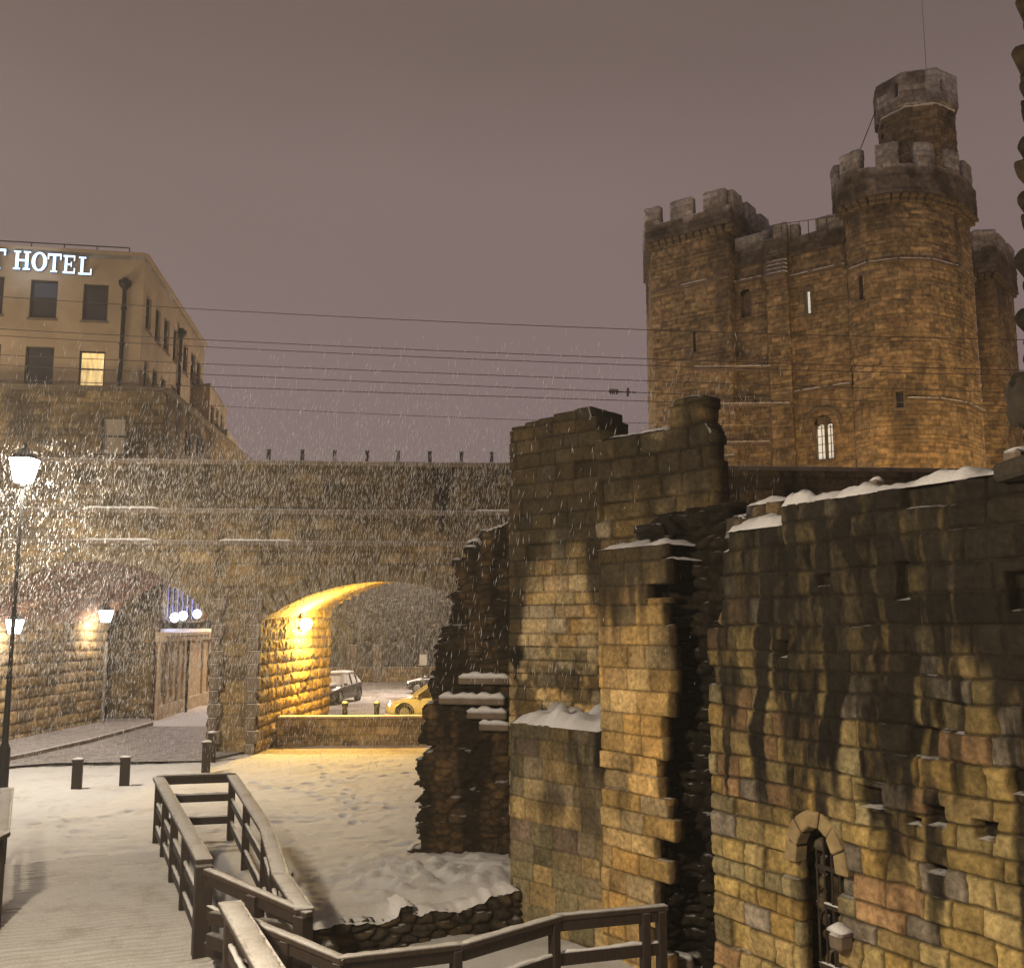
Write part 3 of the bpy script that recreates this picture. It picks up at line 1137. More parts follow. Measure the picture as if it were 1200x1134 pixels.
# -- B: tall coursed wall
pB0, pB1 = plan(597, 17.2), plan(706, 15.95)
LB = math.dist(pB0, pB1)
_, zB0 = onp(600, 505, pB0, pB1)
_, zB1 = onp(690, 479, pB0, pB1)
stB = thing('ruined_wall', (*pB0, 0), 'tall pale coursed ruin wall with a sloping black top, right of the ragged stub', 'ruin', 'ruined castle walls')


def keepB(cu, cv, r, u, v):
    top = np.interp(cu, [0, LB * .15, LB * .9, LB * .93, LB + .1], [zB0, zB0 + .10, zB1 + .06, zB1 - .25, zB1 - .35])
    return (v - .4 < top) & (cv - .4 < top + .16)


def stainB(u, v):
    h = v - .4
    lim = 4.35 + .9 * (fbm(u * 1.6, u * 0 + 3, 421, 3) - .5) * 2 - 1.1 * sm(.5, .1, u) - .7 * sm(LB - .35, LB, u) + .5 * (fbm(u * 5, h * .6, 423, 4) - .5)
    return .90 * sm(lim - .3, lim + 1.0, h) + .75 * sm(3.7, 3.1, h + (fbm(u * 3, h * 2, 425, 4) - .5)) * sm(.35, .55, fbm(u * 4, h * 3, 426, 3))


acc = Acc()
iB = masonry(acc, [pB0, pB1], -.4, 7.9, .022, 420, pal=TAN * .92, ch=(.20, .28), bl=(.28, .62), relief=.028, edge=.022, rough=.012, thick=.9,
             keep=keepB, stain_shade=stainB, missing=.03, joint=.7, warp=.014)
acc.build('wall', M_RUIN, stB)
snow_on(iB, 'snow_cap', stB, .9, h=.05, seed=44, lo=LB * .72, jump=.2)

# -- lower projecting wall with the snowy shelf (face line of the front pier)
pD0, pDm, pD1 = plan(598, 15.55), plan(702, 14.15), plan(784, 13.05)
_, zLed = onp(640, 850, pD0, pDm)
stL = thing('ruined_wall', (*pD0, -.5), 'low mossy wall with a thick snow covered shelf at the foot of the tall pale wall', 'ruin', 'ruined castle walls')
LD = math.dist(pD0, pDm)


def stainL(u, v):
    h = v - .95
    return .62 * sm(.48, .66, fbm(u * 2.2, v * .45, 431, 4)) * sm(.9, 1.9, h + .5) + .75 * sm(1.5, 2.2, h) * .7


MOSS = np.array([(.24, .20, .11), (.27, .22, .13), (.21, .18, .10), (.30, .24, .15), (.27, .20, .14)])
acc = Acc()
iL = masonry(acc, [pD0, pDm], -.95, zLed, .02, 430, pal=np.concatenate([MOSS * .85, TAN[:3] * .75]), ch=(.24, .33), bl=(.34, .62), relief=.008, edge=.02, rough=.012, thick=1.7,
             stain_shade=stainL, joint=.5)
dB = np.array((pDm[0] - pD0[0], pDm[1] - pD0[1]))
dB = dB / np.hypot(*dB)
inw = np.array((-dB[1], dB[0]))
acc.build('wall', M_RUIN, stL)
o_ = snow_on(iL, 'snow_cap', stL, 1.75, h=.30, seed=47, step=2)

# -- D: front pier with flat snowy top
_, zD = onp(745, 640, pDm, pD1)
stD = thing('ruined_wall', (*pDm, -.5), 'square front pier of yellow blocks with dark flat snow dusted top, left of the black breach', 'ruin', 'ruined castle walls')
LD2 = math.dist(pDm, pD1)


def keepD(cu, cv, r, u, v):
    h = v - .95
    e = LD2 + .02 - .16 * sm(.9, -.2, h) + .10 * np.sin(h * 2.1) - .22 * sm(3.0, 2.0, h) * (r)
    return (cu + .30 < e + .34 * r) | (u < LD2 - .72)


def stainD(u, v):
    h = v - .95
    lim = 3.7 + .8 * (fbm(u * 3, v * .3, 441, 3) - .5) * 2 + .5 * (fbm(u * 9, v * .8, 443, 3) - .5)
    return np.maximum(.90 * sm(lim - .5, lim + .55, h), .45 * sm(.60, .75, fbm(u * 2, v * 1.1, 445, 4)))


acc = Acc()
iD = masonry(acc, [pDm, pD1], -.95, zD, .018, 440, pal=TAN * np.array((.95, .87, .72)), ch=(.23, .32), bl=(.32, .58), relief=.022, edge=.022, rough=.013, thick=.2,
             keep=keepD, stain_shade=stainD, missing=.025, joint=.62, warp=.016)
acc.build('wall', M_RUIN, stD)
snow_on(iD, 'snow_cap', stD, 1.0, h=.12, seed=49, hi=LD2 * .99)

# -- C: dark rear wall and its round topped pillar
pC0, pC1, pC2 = plan(702, 15.9), plan(786, 14.95), plan(843, 14.3)
stC = thing('ruined_wall', (*pC0, 0), 'black weathered wall behind the front pier, rising to a round topped pillar', 'ruin', 'ruined castle walls')
LC1 = math.dist(pC0, pC1)
LC2 = LC1 + math.dist(pC1, pC2)
_, zc0 = onp(706, 503, pC0, pC2)
_, zc1 = onp(780, 503, pC0, pC2)
_, zp = onp(820, 461, pC0, pC2)


def keepC(cu, cv, r, u, v):
    h = v - .4
    wallt = zc0 + (zc1 - zc0) * cu / LC1 + .10 - .18 * (r > .6) - .15 * np.exp(-((cu - .35) / .2) ** 2)
    uc = (LC1 + LC2) / 2
    pil = zp - .10 * np.abs((u - uc) / .42) ** 3 - .02 * r
    right = LC2 - .14 * h2(np.floor(h / .27), np.zeros_like(h), 7) - .10 * sm(6.55, 6.85, h)
    left = LC1 + .06 * h2(np.floor(h / .27 + .4), np.zeros_like(h), 9)
    return np.where(u < LC1 - .03, (cv - .4) < wallt, (h < pil) & (u < right) & ((u > left) | (h < zc1)))


def stainC(u, v):
    h = v - .4
    return .68 + .24 * sm(5.0, 6.2, h + (fbm(u * 2.6, h * .5, 451, 4) - .5) * 2.2) - .25 * sm(.55, .75, fbm(u * 1.6, h * 1.3, 453, 4)) + .45 * sm(5.0, 4.0, h)


acc = Acc()
iC = masonry(acc, [pC0, pC1, pC2], -.4, 7.9, .022, 450, pal=TAN * .85, ch=(.26, .40), bl=(.34, .62), relief=.045, edge=.035, rough=.035, thick=.4,
             keep=keepC, stain_shade=stainC, missing=.06, joint=.65, warp=.03)
acc.build('wall', M_RUIN, stC)
snow_on(iC, 'snow_cap', stC, .4, h=.06, seed=51, hi=LC1)
snow_on(iC, 'pillar_snow', stC, .4, h=.03, seed=52, lo=LC1 + .05, jump=.1)

# -- E: broken breach, its rubble coloured near-black to put the recess's shade in
pE0, pE1, pE2 = plan(768, 13.55), plan(804, 13.75), plan(864, 13.0)
stE = thing('ruined_wall', (*pE0, -.5), 'rubble core of a broken wall end, coloured black for shade in the breach below the pillar', 'ruin', 'ruined castle walls')
acc = Acc()
LE = math.dist(pE0, pE1) + math.dist(pE1, pE2)
for k in range(3):
    s_ = .30 * k
    q = [(p[0] + .06 * k, p[1] + s_) for p in (pE0, pE1, pE2)]
    _, ze = onp(820, 604, pE0, pE2)
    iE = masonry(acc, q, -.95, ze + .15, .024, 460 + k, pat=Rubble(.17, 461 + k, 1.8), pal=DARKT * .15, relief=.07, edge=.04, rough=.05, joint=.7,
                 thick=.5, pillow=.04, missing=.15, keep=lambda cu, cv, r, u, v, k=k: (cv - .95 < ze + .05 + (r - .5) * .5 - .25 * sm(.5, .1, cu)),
                 stain_shade=lambda u, v: .5 + .45 * sm(.3, .6, fbm(u * 2, v * .8, 466, 4)))
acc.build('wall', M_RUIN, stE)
snow_on(iE, 'snow_cap', stE, .4, h=.05, seed=54, step=1, jump=.15)

# -- F: long near wall with the gated doorway
pF0, pF1 = (2.33, 12.15), (5.30, 6.35)
pFa = np.array(pF0)
dF = np.array((pF1[0] - pF0[0], pF1[1] - pF0[1]))
LF = float(np.hypot(*dF))
dF = dF / LF
nF = np.array((dF[1], -dF[0]))


def fp(px, py):
    return onp(px, py, pF0, pF1)


_, zF = fp(1020, 577)
uD0, zDs = fp(936, 1012)
uD1, _ = fp(978, 1012)
_, zDt = fp(956, 968)
uDc = (uD0 + uD1) / 2
rD = (uD1 - uD0) / 2 * 1.12
uD0, uD1 = uDc - rD, uDc + rD
zDs = zDt - rD * 1.45
HOLES = []
for x0, y0, x1, y1 in ((1005, 921, 1032, 948), (1062, 958, 1078, 966), (1085, 944, 1106, 968), (1142, 962, 1166, 985), (1182, 902, 1212, 932), (1183, 672, 1212, 712),
                       (911, 752, 922, 768), (1085, 1012, 1106, 1024), (1046, 660, 1062, 700), (955, 674, 968, 684)):
    ua, za = fp(x0, (y0 + y1) / 2 - (y1 - y0) / 2)
    ub, zb = fp(x1, (y0 + y1) / 2 + (y1 - y0) / 2)
    g_ = .12 * (ub - ua)
    HOLES.append((ua - g_, ub + g_, min(za, zb) - .02, max(za, zb) + .02))
ZF0 = -.75


def cutF(u, v):
    z = v + ZF0
    m = (np.abs(u - uDc) < rD) & ((z < zDs) | (((u - uDc) / rD) ** 2 + ((z - zDs) / (zDt - zDs)) ** 2 < 1))
    return m


def pushF(u, v):
    z = v + ZF0
    p = np.zeros(u.shape)
    for a, b, c, d in HOLES:
        p = np.minimum(p, -.15 * sm(-.01, .03, np.minimum(np.minimum(u - a, b - u), np.minimum(z - c, d - z))))
    # eroded shallow groove below the big socket
    a, b, c, d = HOLES[0]
    p -= .10 * sm(.22, .06, np.abs(u - (a + b) / 2 - .12 - .28 * sm(c, c - .9, z))) * sm(c + .02, c - .05, z) * sm(c - 1.25, c - .5, z)
    return p - .05 * sm(.55, .8, fbm(u * 1.3, z * 1.3, 475, 3))


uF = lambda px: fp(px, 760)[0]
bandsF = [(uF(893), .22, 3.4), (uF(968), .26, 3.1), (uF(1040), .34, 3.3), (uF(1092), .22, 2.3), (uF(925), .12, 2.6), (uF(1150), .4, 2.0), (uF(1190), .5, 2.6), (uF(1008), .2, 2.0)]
stF_ = streaks(471, bandsF)  # dark vertical streaks reaching down from the wall top
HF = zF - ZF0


def toneF(u, v):
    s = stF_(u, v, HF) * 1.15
    s = np.maximum(s, sm(-.09, -.13, pushF(u, v)))  # sockets and deep hollows coloured near-black, their shade put into the stone
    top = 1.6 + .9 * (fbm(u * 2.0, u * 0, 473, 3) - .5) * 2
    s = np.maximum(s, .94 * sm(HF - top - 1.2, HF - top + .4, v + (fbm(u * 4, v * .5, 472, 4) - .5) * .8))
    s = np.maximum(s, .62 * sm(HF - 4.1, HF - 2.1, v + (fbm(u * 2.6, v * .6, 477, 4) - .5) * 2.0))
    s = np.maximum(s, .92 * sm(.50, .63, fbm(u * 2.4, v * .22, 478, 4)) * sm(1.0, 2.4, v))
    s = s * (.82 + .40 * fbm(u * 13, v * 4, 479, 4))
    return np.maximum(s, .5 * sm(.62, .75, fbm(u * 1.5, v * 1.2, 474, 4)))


def keepF(cu, cv, r, u, v):
    z = cv + ZF0
    xs, zs = [], []
    for px, py in ((826, 850), (832, 770), (838, 705), (843, 690), (846, 640), (851, 622), (872, 612), (912, 596), (924, 580)):
        a, b = fp(px, py)
        xs.append(a)
        zs.append(b)
    pr = np.interp(cu, xs, zs, left=fp(820, 870)[1], right=zF + 1)
    return z < pr + (r - .5) * .22


stF = thing('ruined_wall', (*pF0, ZF0), 'long near wall streaked with black, holding the arched doorway with an iron gate', 'ruin', 'ruined castle walls')
acc = Acc()
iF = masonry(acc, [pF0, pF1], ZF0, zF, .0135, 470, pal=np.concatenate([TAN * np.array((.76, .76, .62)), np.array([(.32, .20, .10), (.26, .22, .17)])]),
             ch=(.19, .30), bl=(.26, .58), relief=.020, edge=.024, rough=.024, thick=.17, keep=keepF, cut=cutF, push=pushF, stain_shade=toneF,
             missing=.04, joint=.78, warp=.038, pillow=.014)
# inner leaf, with the wider opening of the passage
qa, qb = pFa - nF * .30, pFa - nF * .30 + dF * LF
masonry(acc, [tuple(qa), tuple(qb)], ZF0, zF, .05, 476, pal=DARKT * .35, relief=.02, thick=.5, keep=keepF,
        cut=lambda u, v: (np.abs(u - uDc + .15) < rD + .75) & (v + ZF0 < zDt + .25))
# broken inner leaf behind the ragged end
q0 = pFa - nF * .3 - dF * .1
q1 = q0 + dF * 1.6
iF2 = masonry(acc, [tuple(q0), tuple(q1)], ZF0, zF + .12, .024, 478, pat=Rubble(.2, 479, 1.4), pal=DARKT * .6, relief=.07, edge=.05, rough=.04, thick=.5, pillow=.05,
              keep=lambda cu, cv, r, u, v: cv + ZF0 < np.interp(cu, [0, .25, .6, 1.0, 1.6], [3.6, 4.9, 5.1, 5.25, 5.35]) + (r - .5) * .5, missing=.1)
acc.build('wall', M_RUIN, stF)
snow_on(iF, 'snow_cap', stF, .8, h=.17, seed=56, lo=.35, step=2)
snow_on(iF2, 'rubble_snow', stF, .45, h=.09, seed=57, step=1, jump=.16)
# door arch stones
mb = MB()
nv_ = 7
for k in range(nv_):
    t0, t1 = math.pi * k / nv_ + .012, math.pi * (k + 1) / nv_ - .012
    pts = []
    for t, e_ in ((t0, 0), (t1, 0), (t1, 1), (t0, 1)):
        rx, rz = rD - .004 + .17 * e_, (zDt - zDs) - .004 + .17 * e_
        uu, zz = uDc + rx * math.cos(t), zDs + rz * math.sin(t)
        b = pFa + dF * uu + nF * (.032 + .014 * (k % 2))
        pts.append((b[0], b[1], zz))
    mb.extr(pts, (-nF[0] * .17, -nF[1] * .17, 0))
mb.build('door_arch', M_DOORST, stF, bevel=.014)
# iron gate set back in the doorway
mb = MB()
gb = pFa - nF * .26
for k in range(6):
    uu = uD0 + .02 + (uD1 - uD0 - .04) * k / 5
    zt = zDs + (zDt - zDs) * math.sqrt(max(0, 1 - ((uu - uDc) / rD) ** 2)) - .02
    b = gb + dF * uu
    mb.cyl((b[0], b[1], ZF0), (b[0], b[1], zt), .013, n=8)
a, b = gb + dF * uD0, gb + dF * uD1
for zz in (-.3, .35, zDs - .05, .95):
    mb.beam((a[0], a[1], zz), (b[0], b[1], zz), .022, .045)
gate = mb.build('gate', M_BLACKST, stF)
ms = MB()
for zz in (.35, .95):
    snow_bar(ms, (a[0], a[1], zz + .02), (b[0], b[1], zz + .02), .03, .02, 3)
ms.build('gate_snow', M_SNOW, gate, smooth=True)
# passage walls and roof, near-black so the colour holds the interior's shade
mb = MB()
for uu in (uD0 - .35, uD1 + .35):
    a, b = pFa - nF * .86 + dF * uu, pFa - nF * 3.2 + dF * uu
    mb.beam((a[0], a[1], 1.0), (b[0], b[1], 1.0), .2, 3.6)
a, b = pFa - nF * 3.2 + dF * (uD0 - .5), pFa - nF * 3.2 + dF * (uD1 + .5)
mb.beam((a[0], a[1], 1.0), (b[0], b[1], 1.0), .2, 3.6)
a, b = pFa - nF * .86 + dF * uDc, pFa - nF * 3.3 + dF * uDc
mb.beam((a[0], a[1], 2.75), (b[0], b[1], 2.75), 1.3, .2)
mb.build('passage', M_BLACKST, stF)
# corbel stone with a snow lump by the door
ub, zb = fp(992, 1085)
b = pFa + dF * ub + nF * .08
mb = MB().box((b[0], b[1], zb - .12), (.16, .2, .17), rz=math.atan2(dF[1], dF[0]))
co_ = mb.build('corbel', M_SANDDARK, stF, bevel=.03)
ms = MB()
snow_bar(ms, (b[0] - dF[0] * .1, b[1] - dF[1] * .1, zb - .035), (b[0] + dF[0] * .1, b[1] + dF[1] * .1, zb - .035), .2, .08, 6)
ms.build('corbel_snow', M_SNOW, co_, smooth=True)
# loose stones lying in the snow on the wall top
for px, py, s_, lab in ((1167, 556, .17, 'grey stone block lying in snow on the near wall top, by the dark tower'),
                        (1000, 574, .10, 'small snowy stone midway along the near wall top')):
    u, _ = fp(px, 560)
    b = pFa + dF * u - nF * .32
    t = thing('loose_stone', (b[0], b[1], zF + .10), lab, 'stone')
    MB().box((0, 0, s_ * .3), (s_ * 1.5, s_, s_ * .9), rz=.5).build('block', M_SANDDARK, t, bevel=s_ * .2)
    ms = MB()
    snow_bar(ms, (-s_ * .6, 0, s_ * .7), (s_ * .6, 0, s_ * .7), s_ * .9, .04, 3)
    ms.build('snow_cap', M_SNOW, t, smooth=True)

# -- G: dark tower edge at the right border
gY = 8.3
gp0, gp1 = plan(1262, gY + 1.4, 0), plan(1229, gY, 0)
gp2 = (gp1[0] + 1.6, gp1[1] - .8)
stG = thing('ruined_tower', (*gp1, zF), 'dark tower with a knobbly stone edge, cut off by the right border of the view', 'ruin')
acc = Acc()
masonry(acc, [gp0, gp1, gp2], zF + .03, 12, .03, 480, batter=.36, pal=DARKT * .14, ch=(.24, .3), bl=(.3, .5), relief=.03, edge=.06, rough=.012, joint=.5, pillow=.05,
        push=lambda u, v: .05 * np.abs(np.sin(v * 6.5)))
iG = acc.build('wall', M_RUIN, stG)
mb = MB()
c = P(1192, 468, gY - .1)
mb.lathe((c.x + .12, c.y, c.z - .22), [(.05, -.02), (.17, .02), (.20, .12), (.18, .20), (.20, .27), (.17, .38), (.09, .44)], 12)
mb.build('corbel', M_BLACKST, stG, smooth=True)
c = P(1190, 545, gY - .1)
MB().box((c.x + .17, c.y, c.z - .03), (.5, .5, .16)).build('ledge_stone', M_BLACKST, stG, bevel=.03)

# -- low revetment at the edge of the lower floor, and fallen stones
rev = thing('retaining_wall', (-1.4, 14.9, -.5), 'knee high dark stone edging under the snow mound, beside the lower floor', 'retaining wall')
acc = Acc()
rp = [(-2.95, 13.45), (-2.66, 13.78), (-1.27, 14.62), (.12, 15.28)]
iR = masonry(acc, rp, -.75, .06, .022, 490, pat=Rubble(.13, 491, 2.2), pal=DARKT * .3, relief=.04, edge=.03, rough=.02, thick=.3, pillow=.03,
             keep=lambda cu, cv, r, u, v: cv - .75 < -.08 + (r - .5) * .14, missing=.05)
acc.build('wall', M_RUBBLE, rev)
snow_on(iR, 'snow_cap', rev, .42, h=.07, seed=60, step=2, jump=.1)


def rock(c, s, seed, lab, snowy=True):
    t = thing('fallen_stone', c, lab, 'stone', 'stones lying in the snow')
    import bmesh
    bm = bmesh.new()
    bmesh.ops.create_icosphere(bm, subdivisions=3, radius=1)
    co = np.array([v.co for v in bm.verts])
    k = 1 + .5 * (fbm(co[:, 0] * 1.3 + seed * 3.7, co[:, 1] * 1.3 + co[:, 2] * 1.1, seed, 4) - .5)
    for v, q in zip(bm.verts, k):
        p = v.co * q
        p = Vector((max(-.8, min(.8, p.x)), max(-.75, min(.75, p.y)), max(-.55, min(.55, p.z))))
        v.co = (p.x * s[0], p.y * s[1], p.z * s[2])
    for f in bm.faces:
        f.smooth = True
    me = bpy.data.meshes.new('stone')
    bm.to_mesh(me)
    bm.free()
    me.materials.append(M_ROCK)
    link(bpy.data.objects.new('stone', me), t)
    return t


M_ROCK = plain('snowy_rock', (.14, .11, .085), rough=.9, var=.5, scale=9, bump=.5, snow=1.0)
for px, py, z, s_, sd, lab in ((262, 1000, -.55, (.42, .3, .3), 1, 'large dark rock half under snow inside the timber railing, farthest of the three'),
                               (287, 1006, -.55, (.28, .3, .34), 2, 'upright snow topped rock beside the inner posts of the railing'),
                               (268, 1046, -.62, (.36, .3, .26), 3, 'rock behind the lower cross rail, in the fenced hole'),
                               (330, 1035, -.05, (.20, .2, .30), 4, 'dark brown stone in the shadow right of the bent handrail'),
                               (412, 1038, -.12, (.26, .16, .14), 5, 'flat dark stone poking from the snow mound, left of the low edging end'),
                               (520, 998, .0, (.13, .12, .12), 6, 'small snowy stone at the foot of the ragged stub, nearer its left corner'),
                               (583, 996, .02, (.15, .13, .15), 7, 'round white capped stone at the foot of the ragged stub, right corner'),
                               (815, 1092, -.45, (.16, .14, .14), 8, 'snow capped stone in the breach beside the near wall'),
                               (790, 1128, -.45, (.3, .2, .2), 9, 'snowy stone on the ground behind the end of the lower railing')):
    rock(G(px, py, z), s_, sd, lab)


# ------------------------------------------------------------------ castle keep
K = [plan(765, 51.0, 400), plan(857, 48.4, 400)]
kT_back = plan(905, 53.6, 260)
keep = thing('castle_keep', (K[0][0] + 8, 50, 0), 'floodlit square medieval castle keep with battlements and a tall corner turret, beyond the viaduct', 'castle')
kW = [plan(856, 49.2, 400), plan(899, 48.0, 400), plan(901, 47.4, 400), plan(926, 46.8, 400), plan(928, 47.3, 400), plan(996, 45.5, 400)]
kR = [plan(992, 46.2, 400), plan(1000, 44.9, 400), plan(1022, 44.0, 400), plan(1058, 43.5, 400), plan(1096, 43.6, 400), plan(1127, 44.5, 400), plan(1146, 46.3, 400)]
kR += [(kR[-1][0] + .2, kR[-1][1] + 2.4)]
zTL = P(857, 243, 48.4).z
zTLm = P(857, 222, 48.4).z
zMW = P(960, 270, 46.3).z
zRT = P(1065, 196, 43.5).z
zRTm = P(1065, 171, 43.5).z


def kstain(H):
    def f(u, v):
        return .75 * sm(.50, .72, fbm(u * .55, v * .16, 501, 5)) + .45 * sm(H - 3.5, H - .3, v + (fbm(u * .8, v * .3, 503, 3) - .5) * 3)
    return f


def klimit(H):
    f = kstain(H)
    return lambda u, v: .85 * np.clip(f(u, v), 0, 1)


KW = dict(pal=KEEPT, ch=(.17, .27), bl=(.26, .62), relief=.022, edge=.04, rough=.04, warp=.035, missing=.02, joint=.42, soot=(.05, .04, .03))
SLITS = []


def slit_cut(path, items, z0):
    """real openings cut in one wall path. items: px0,py0,px1,py1, segment index"""
    cum = [0]
    for a, b in zip(path[:-1], path[1:]):
        cum.append(cum[-1] + math.dist(a, b))
    rects = []
    for x0, y0, x1, y1, k in items:
        ua, za = onp(x0, (y0 + y1) / 2, path[k], path[k + 1])
        ub, _ = onp(x1, (y0 + y1) / 2, path[k], path[k + 1])
        _, zb = onp((x0 + x1) / 2, y1, path[k], path[k + 1])
        _, zt = onp((x0 + x1) / 2, y0, path[k], path[k + 1])
        rects.append((cum[k] + ua, cum[k] + ub, zb, zt, k, ua, ub))

    def cut(u, v):
        m = np.zeros(u.shape, bool)
        for a, b, c, d, *_ in rects:
            m |= (u > a) & (u < b) & (v + z0 > c) & (v + z0 < d)
        return m
    return cut, rects


acc = Acc()
tl_path = [(K[0][0] + .8, K[0][1] + 8), K[0], K[1], kT_back]
tl_cut, tl_r = slit_cut(tl_path, [(811.5, 388, 815.5, 413, 1)], 0)
masonry(acc, tl_path, 0, zTL, .075, 500, cut=tl_cut, stain_shade=klimit(zTL), **KW)
acc.build('corner_tower', M_KEEP, keep)
acc = Acc()
kw_cut, kw_r = slit_cut(kW, [(943, 339, 949.5, 368, 4), (955, 497, 976, 538, 4), (868, 345, 880, 372, 0)], 0)


def kcut2(u, v):
    m = kw_cut(u, v)
    # arched head over the two-light window
    a, b, c, d, *_ = kw_r[1]
    m |= (np.hypot(u - (a + b) / 2, (v - d)) < (b - a) / 2) & (v > d - .05)
    a, b, c, d, *_ = kw_r[2]
    m |= (np.hypot(u - (a + b) / 2, (v - d)) < (b - a) / 2) & (v > d - .05)
    return m


masonry(acc, kW, 0, zMW, .06, 510, cut=kcut2, stain_shade=klimit(zMW), **KW)
acc.build('main_wall', M_KEEP, keep)
acc = Acc()
kr_cut, kr_r = slit_cut(kR, [(1006.5, 322, 1011, 352, 1), (1050, 458, 1059, 478, 2)], 0)
masonry(acc, kR, 0, zRT, .06, 520, cut=kr_cut, stain_shade=klimit(zRT), **KW)
acc.build('round_tower', M_KEEP, keep)
# far corner tower on the right
kS = [plan(1146, 54.5, 400), plan(1170, 54.3, 400), plan(1192, 57.5, 400)]
zS_ = P(1170, 300, 54.3).z
acc = Acc()
masonry(acc, [(kR[-1][0] - .2, kR[-1][1] - 1.5), (kS[0][0] - .3, kS[0][1] + .1)], 0, P(1150, 300, 52).z - 1, .09, 530, stain_shade=klimit(18), **KW)
masonry(acc, kS, 0, zS_, .075, 531, stain_shade=klimit(zS_), **KW)
acc.build('far_tower', M_KEEP, keep)
# roofs / bodies behind so that nothing is hollow
mb = MB()
mb.prism([(K[0][0] + .2, K[0][1] + .4), (K[1][0] - .2, K[1][1] + .4), (kT_back[0] - .4, kT_back[1]), (K[0][0] + 1.4, K[0][1] + 5.5)], zTL - 1.2, zTL - .9)
mb.prism([(p[0] + .1, p[1] + .55) for p in (kW[0], kW[1], kW[4], kW[5])] + [(kW[5][0] + 5.6, kW[5][1] + 8), (kW[0][0] + 3, kW[0][1] + 9)], zMW - 1.3, zMW - 1.0)
mb.prism([(p[0] + .1, p[1] + .5) for p in kR], zRT - .8, zRT - .5)
mb.build('roof', M_SNOW, keep)
acc = Acc()
masonry(acc, [(kW[5][0] + 6, kW[5][1] + 9), (K[0][0] + 2, K[0][1] + 8)], 0, zMW, .3, 533, **KW)
acc.build('rear_wall', M_KEEP, keep)

M_MERLON = stone_mat('merlon_stone', fine=5, bump=.6, bdist=.05, snow=(.4, .7))
RIMED = np.array([(.30, .275, .26), (.24, .21, .19), (.36, .34, .33), (.20, .17, .145), (.33, .31, .30)])


def offset_path(path, o):
    us, ps, ns, L = path_grid(path, 99)
    return [(p[0] + n[0] * o, p[1] + n[1] * o) for p, n in zip(ps, ns)]


def parapet(name, path, z0, z1, zm, over, layout, seed, corb=.5, pal=RIMED):
    """corbelled wall walk with a crenellated parapet; layout = list of (start, end) metres for merlons"""
    op = offset_path(path, over)
    L = sum(math.dist(a, b) for a, b in zip(op[:-1], op[1:]))

    def cut(u, v):
        m = np.zeros(u.shape, bool)
        for a, b in layout(L):
            m |= (u > a) & (u < b)
        return ~m & (v + z0 > z1)
    acc = Acc()
    i_ = masonry(acc, op, z0, zm, .07, seed, pal=pal, ch=(.26, .36), bl=(.4, .8), relief=.02, rough=.03, edge=.05, thick=.42, cut=cut, joint=.4,
                 stain_shade=lambda u, v: .75 * sm(z1 - z0 + .1, z1 - z0 - .35, v) + .4 * sm(.5, .7, fbm(u * .8, v * .6, seed, 4)), soot=(.07, .055, .04),
                 rime=lambda u, v: .36 * sm(z1 - z0 - .1, zm - z0 - .1, v) * sm(.25, .6, fbm(u * .7 + seed, v * .5, seed + 8, 3) + .12))
    p = acc.build(name, M_MERLON, keep)
    snow_on(i_, 'parapet_snow', p, .42, h=.10, seed=seed, step=1)
    # corbel table
    us, ps, ns, _ = path_grid(path, .42)
    for q, n in zip(ps, ns) if over > .1 else ():
        mb = MB()
        a = math.atan2(n[1], n[0])
        for t, (o_, h_) in enumerate(((.30, 0), (.14, -.16))):
            mb.box((q[0] + n[0] * over * o_, q[1] + n[1] * over * o_, z0 - .11 + h_), (over * (1.4 - .6 * t), .30, .17), rz=a)
        mb.build('corbel', M_CORB, p, bevel=.02)


def even(w, g, s=0.0):
    def f(L):
        out, u = [], -s
        while u < L:
            out.append((u, u + w))
            u += w + g
        return out
    return f


z_par = P(857, 263, 48.4).z
parapet('tower_parapet', [(K[0][0] + .6, K[0][1] + 5.5), K[0], K[1], kT_back], z_par, zTL, zTLm, .28, even(1.22, .66, .35), 540)
z_par2 = P(960, 292, 46.3).z
parapet('wall_parapet', kW, z_par2, P(960, 272, 46.3).z, P(960, 256, 46.3).z, .05, even(1.7, .9, -.4), 545, pal=RIMED * .6)
z_par3 = P(1065, 228, 43.5).z
parapet('round_parapet', kR[:-1], z_par3, zRT, zRTm, .38, even(1.05, .75, .2), 550, pal=RIMED * 1.05)
parapet('far_parapet', [kS[0], kS[1], kS[2]], P(1170, 320, 54.3).z, P(1170, 290, 54.3).z, P(1170, 271, 54.3).z, .25, even(1.5, .5, .1), 556)
# the turret on top
tcx, tcy = xy(1073, 45.6, 140)
tr = abs(xy(1117, 45.6, 140)[0] - xy(1030, 45.6, 140)[0]) / 2


def octo(r, rot=.20):
    return [(tcx + r * math.cos(-math.pi * 1.02 + rot + math.pi * 2 * k / 8), tcy + r * math.sin(-math.pi * 1.02 + rot + math.pi * 2 * k / 8)) for k in range(9)]


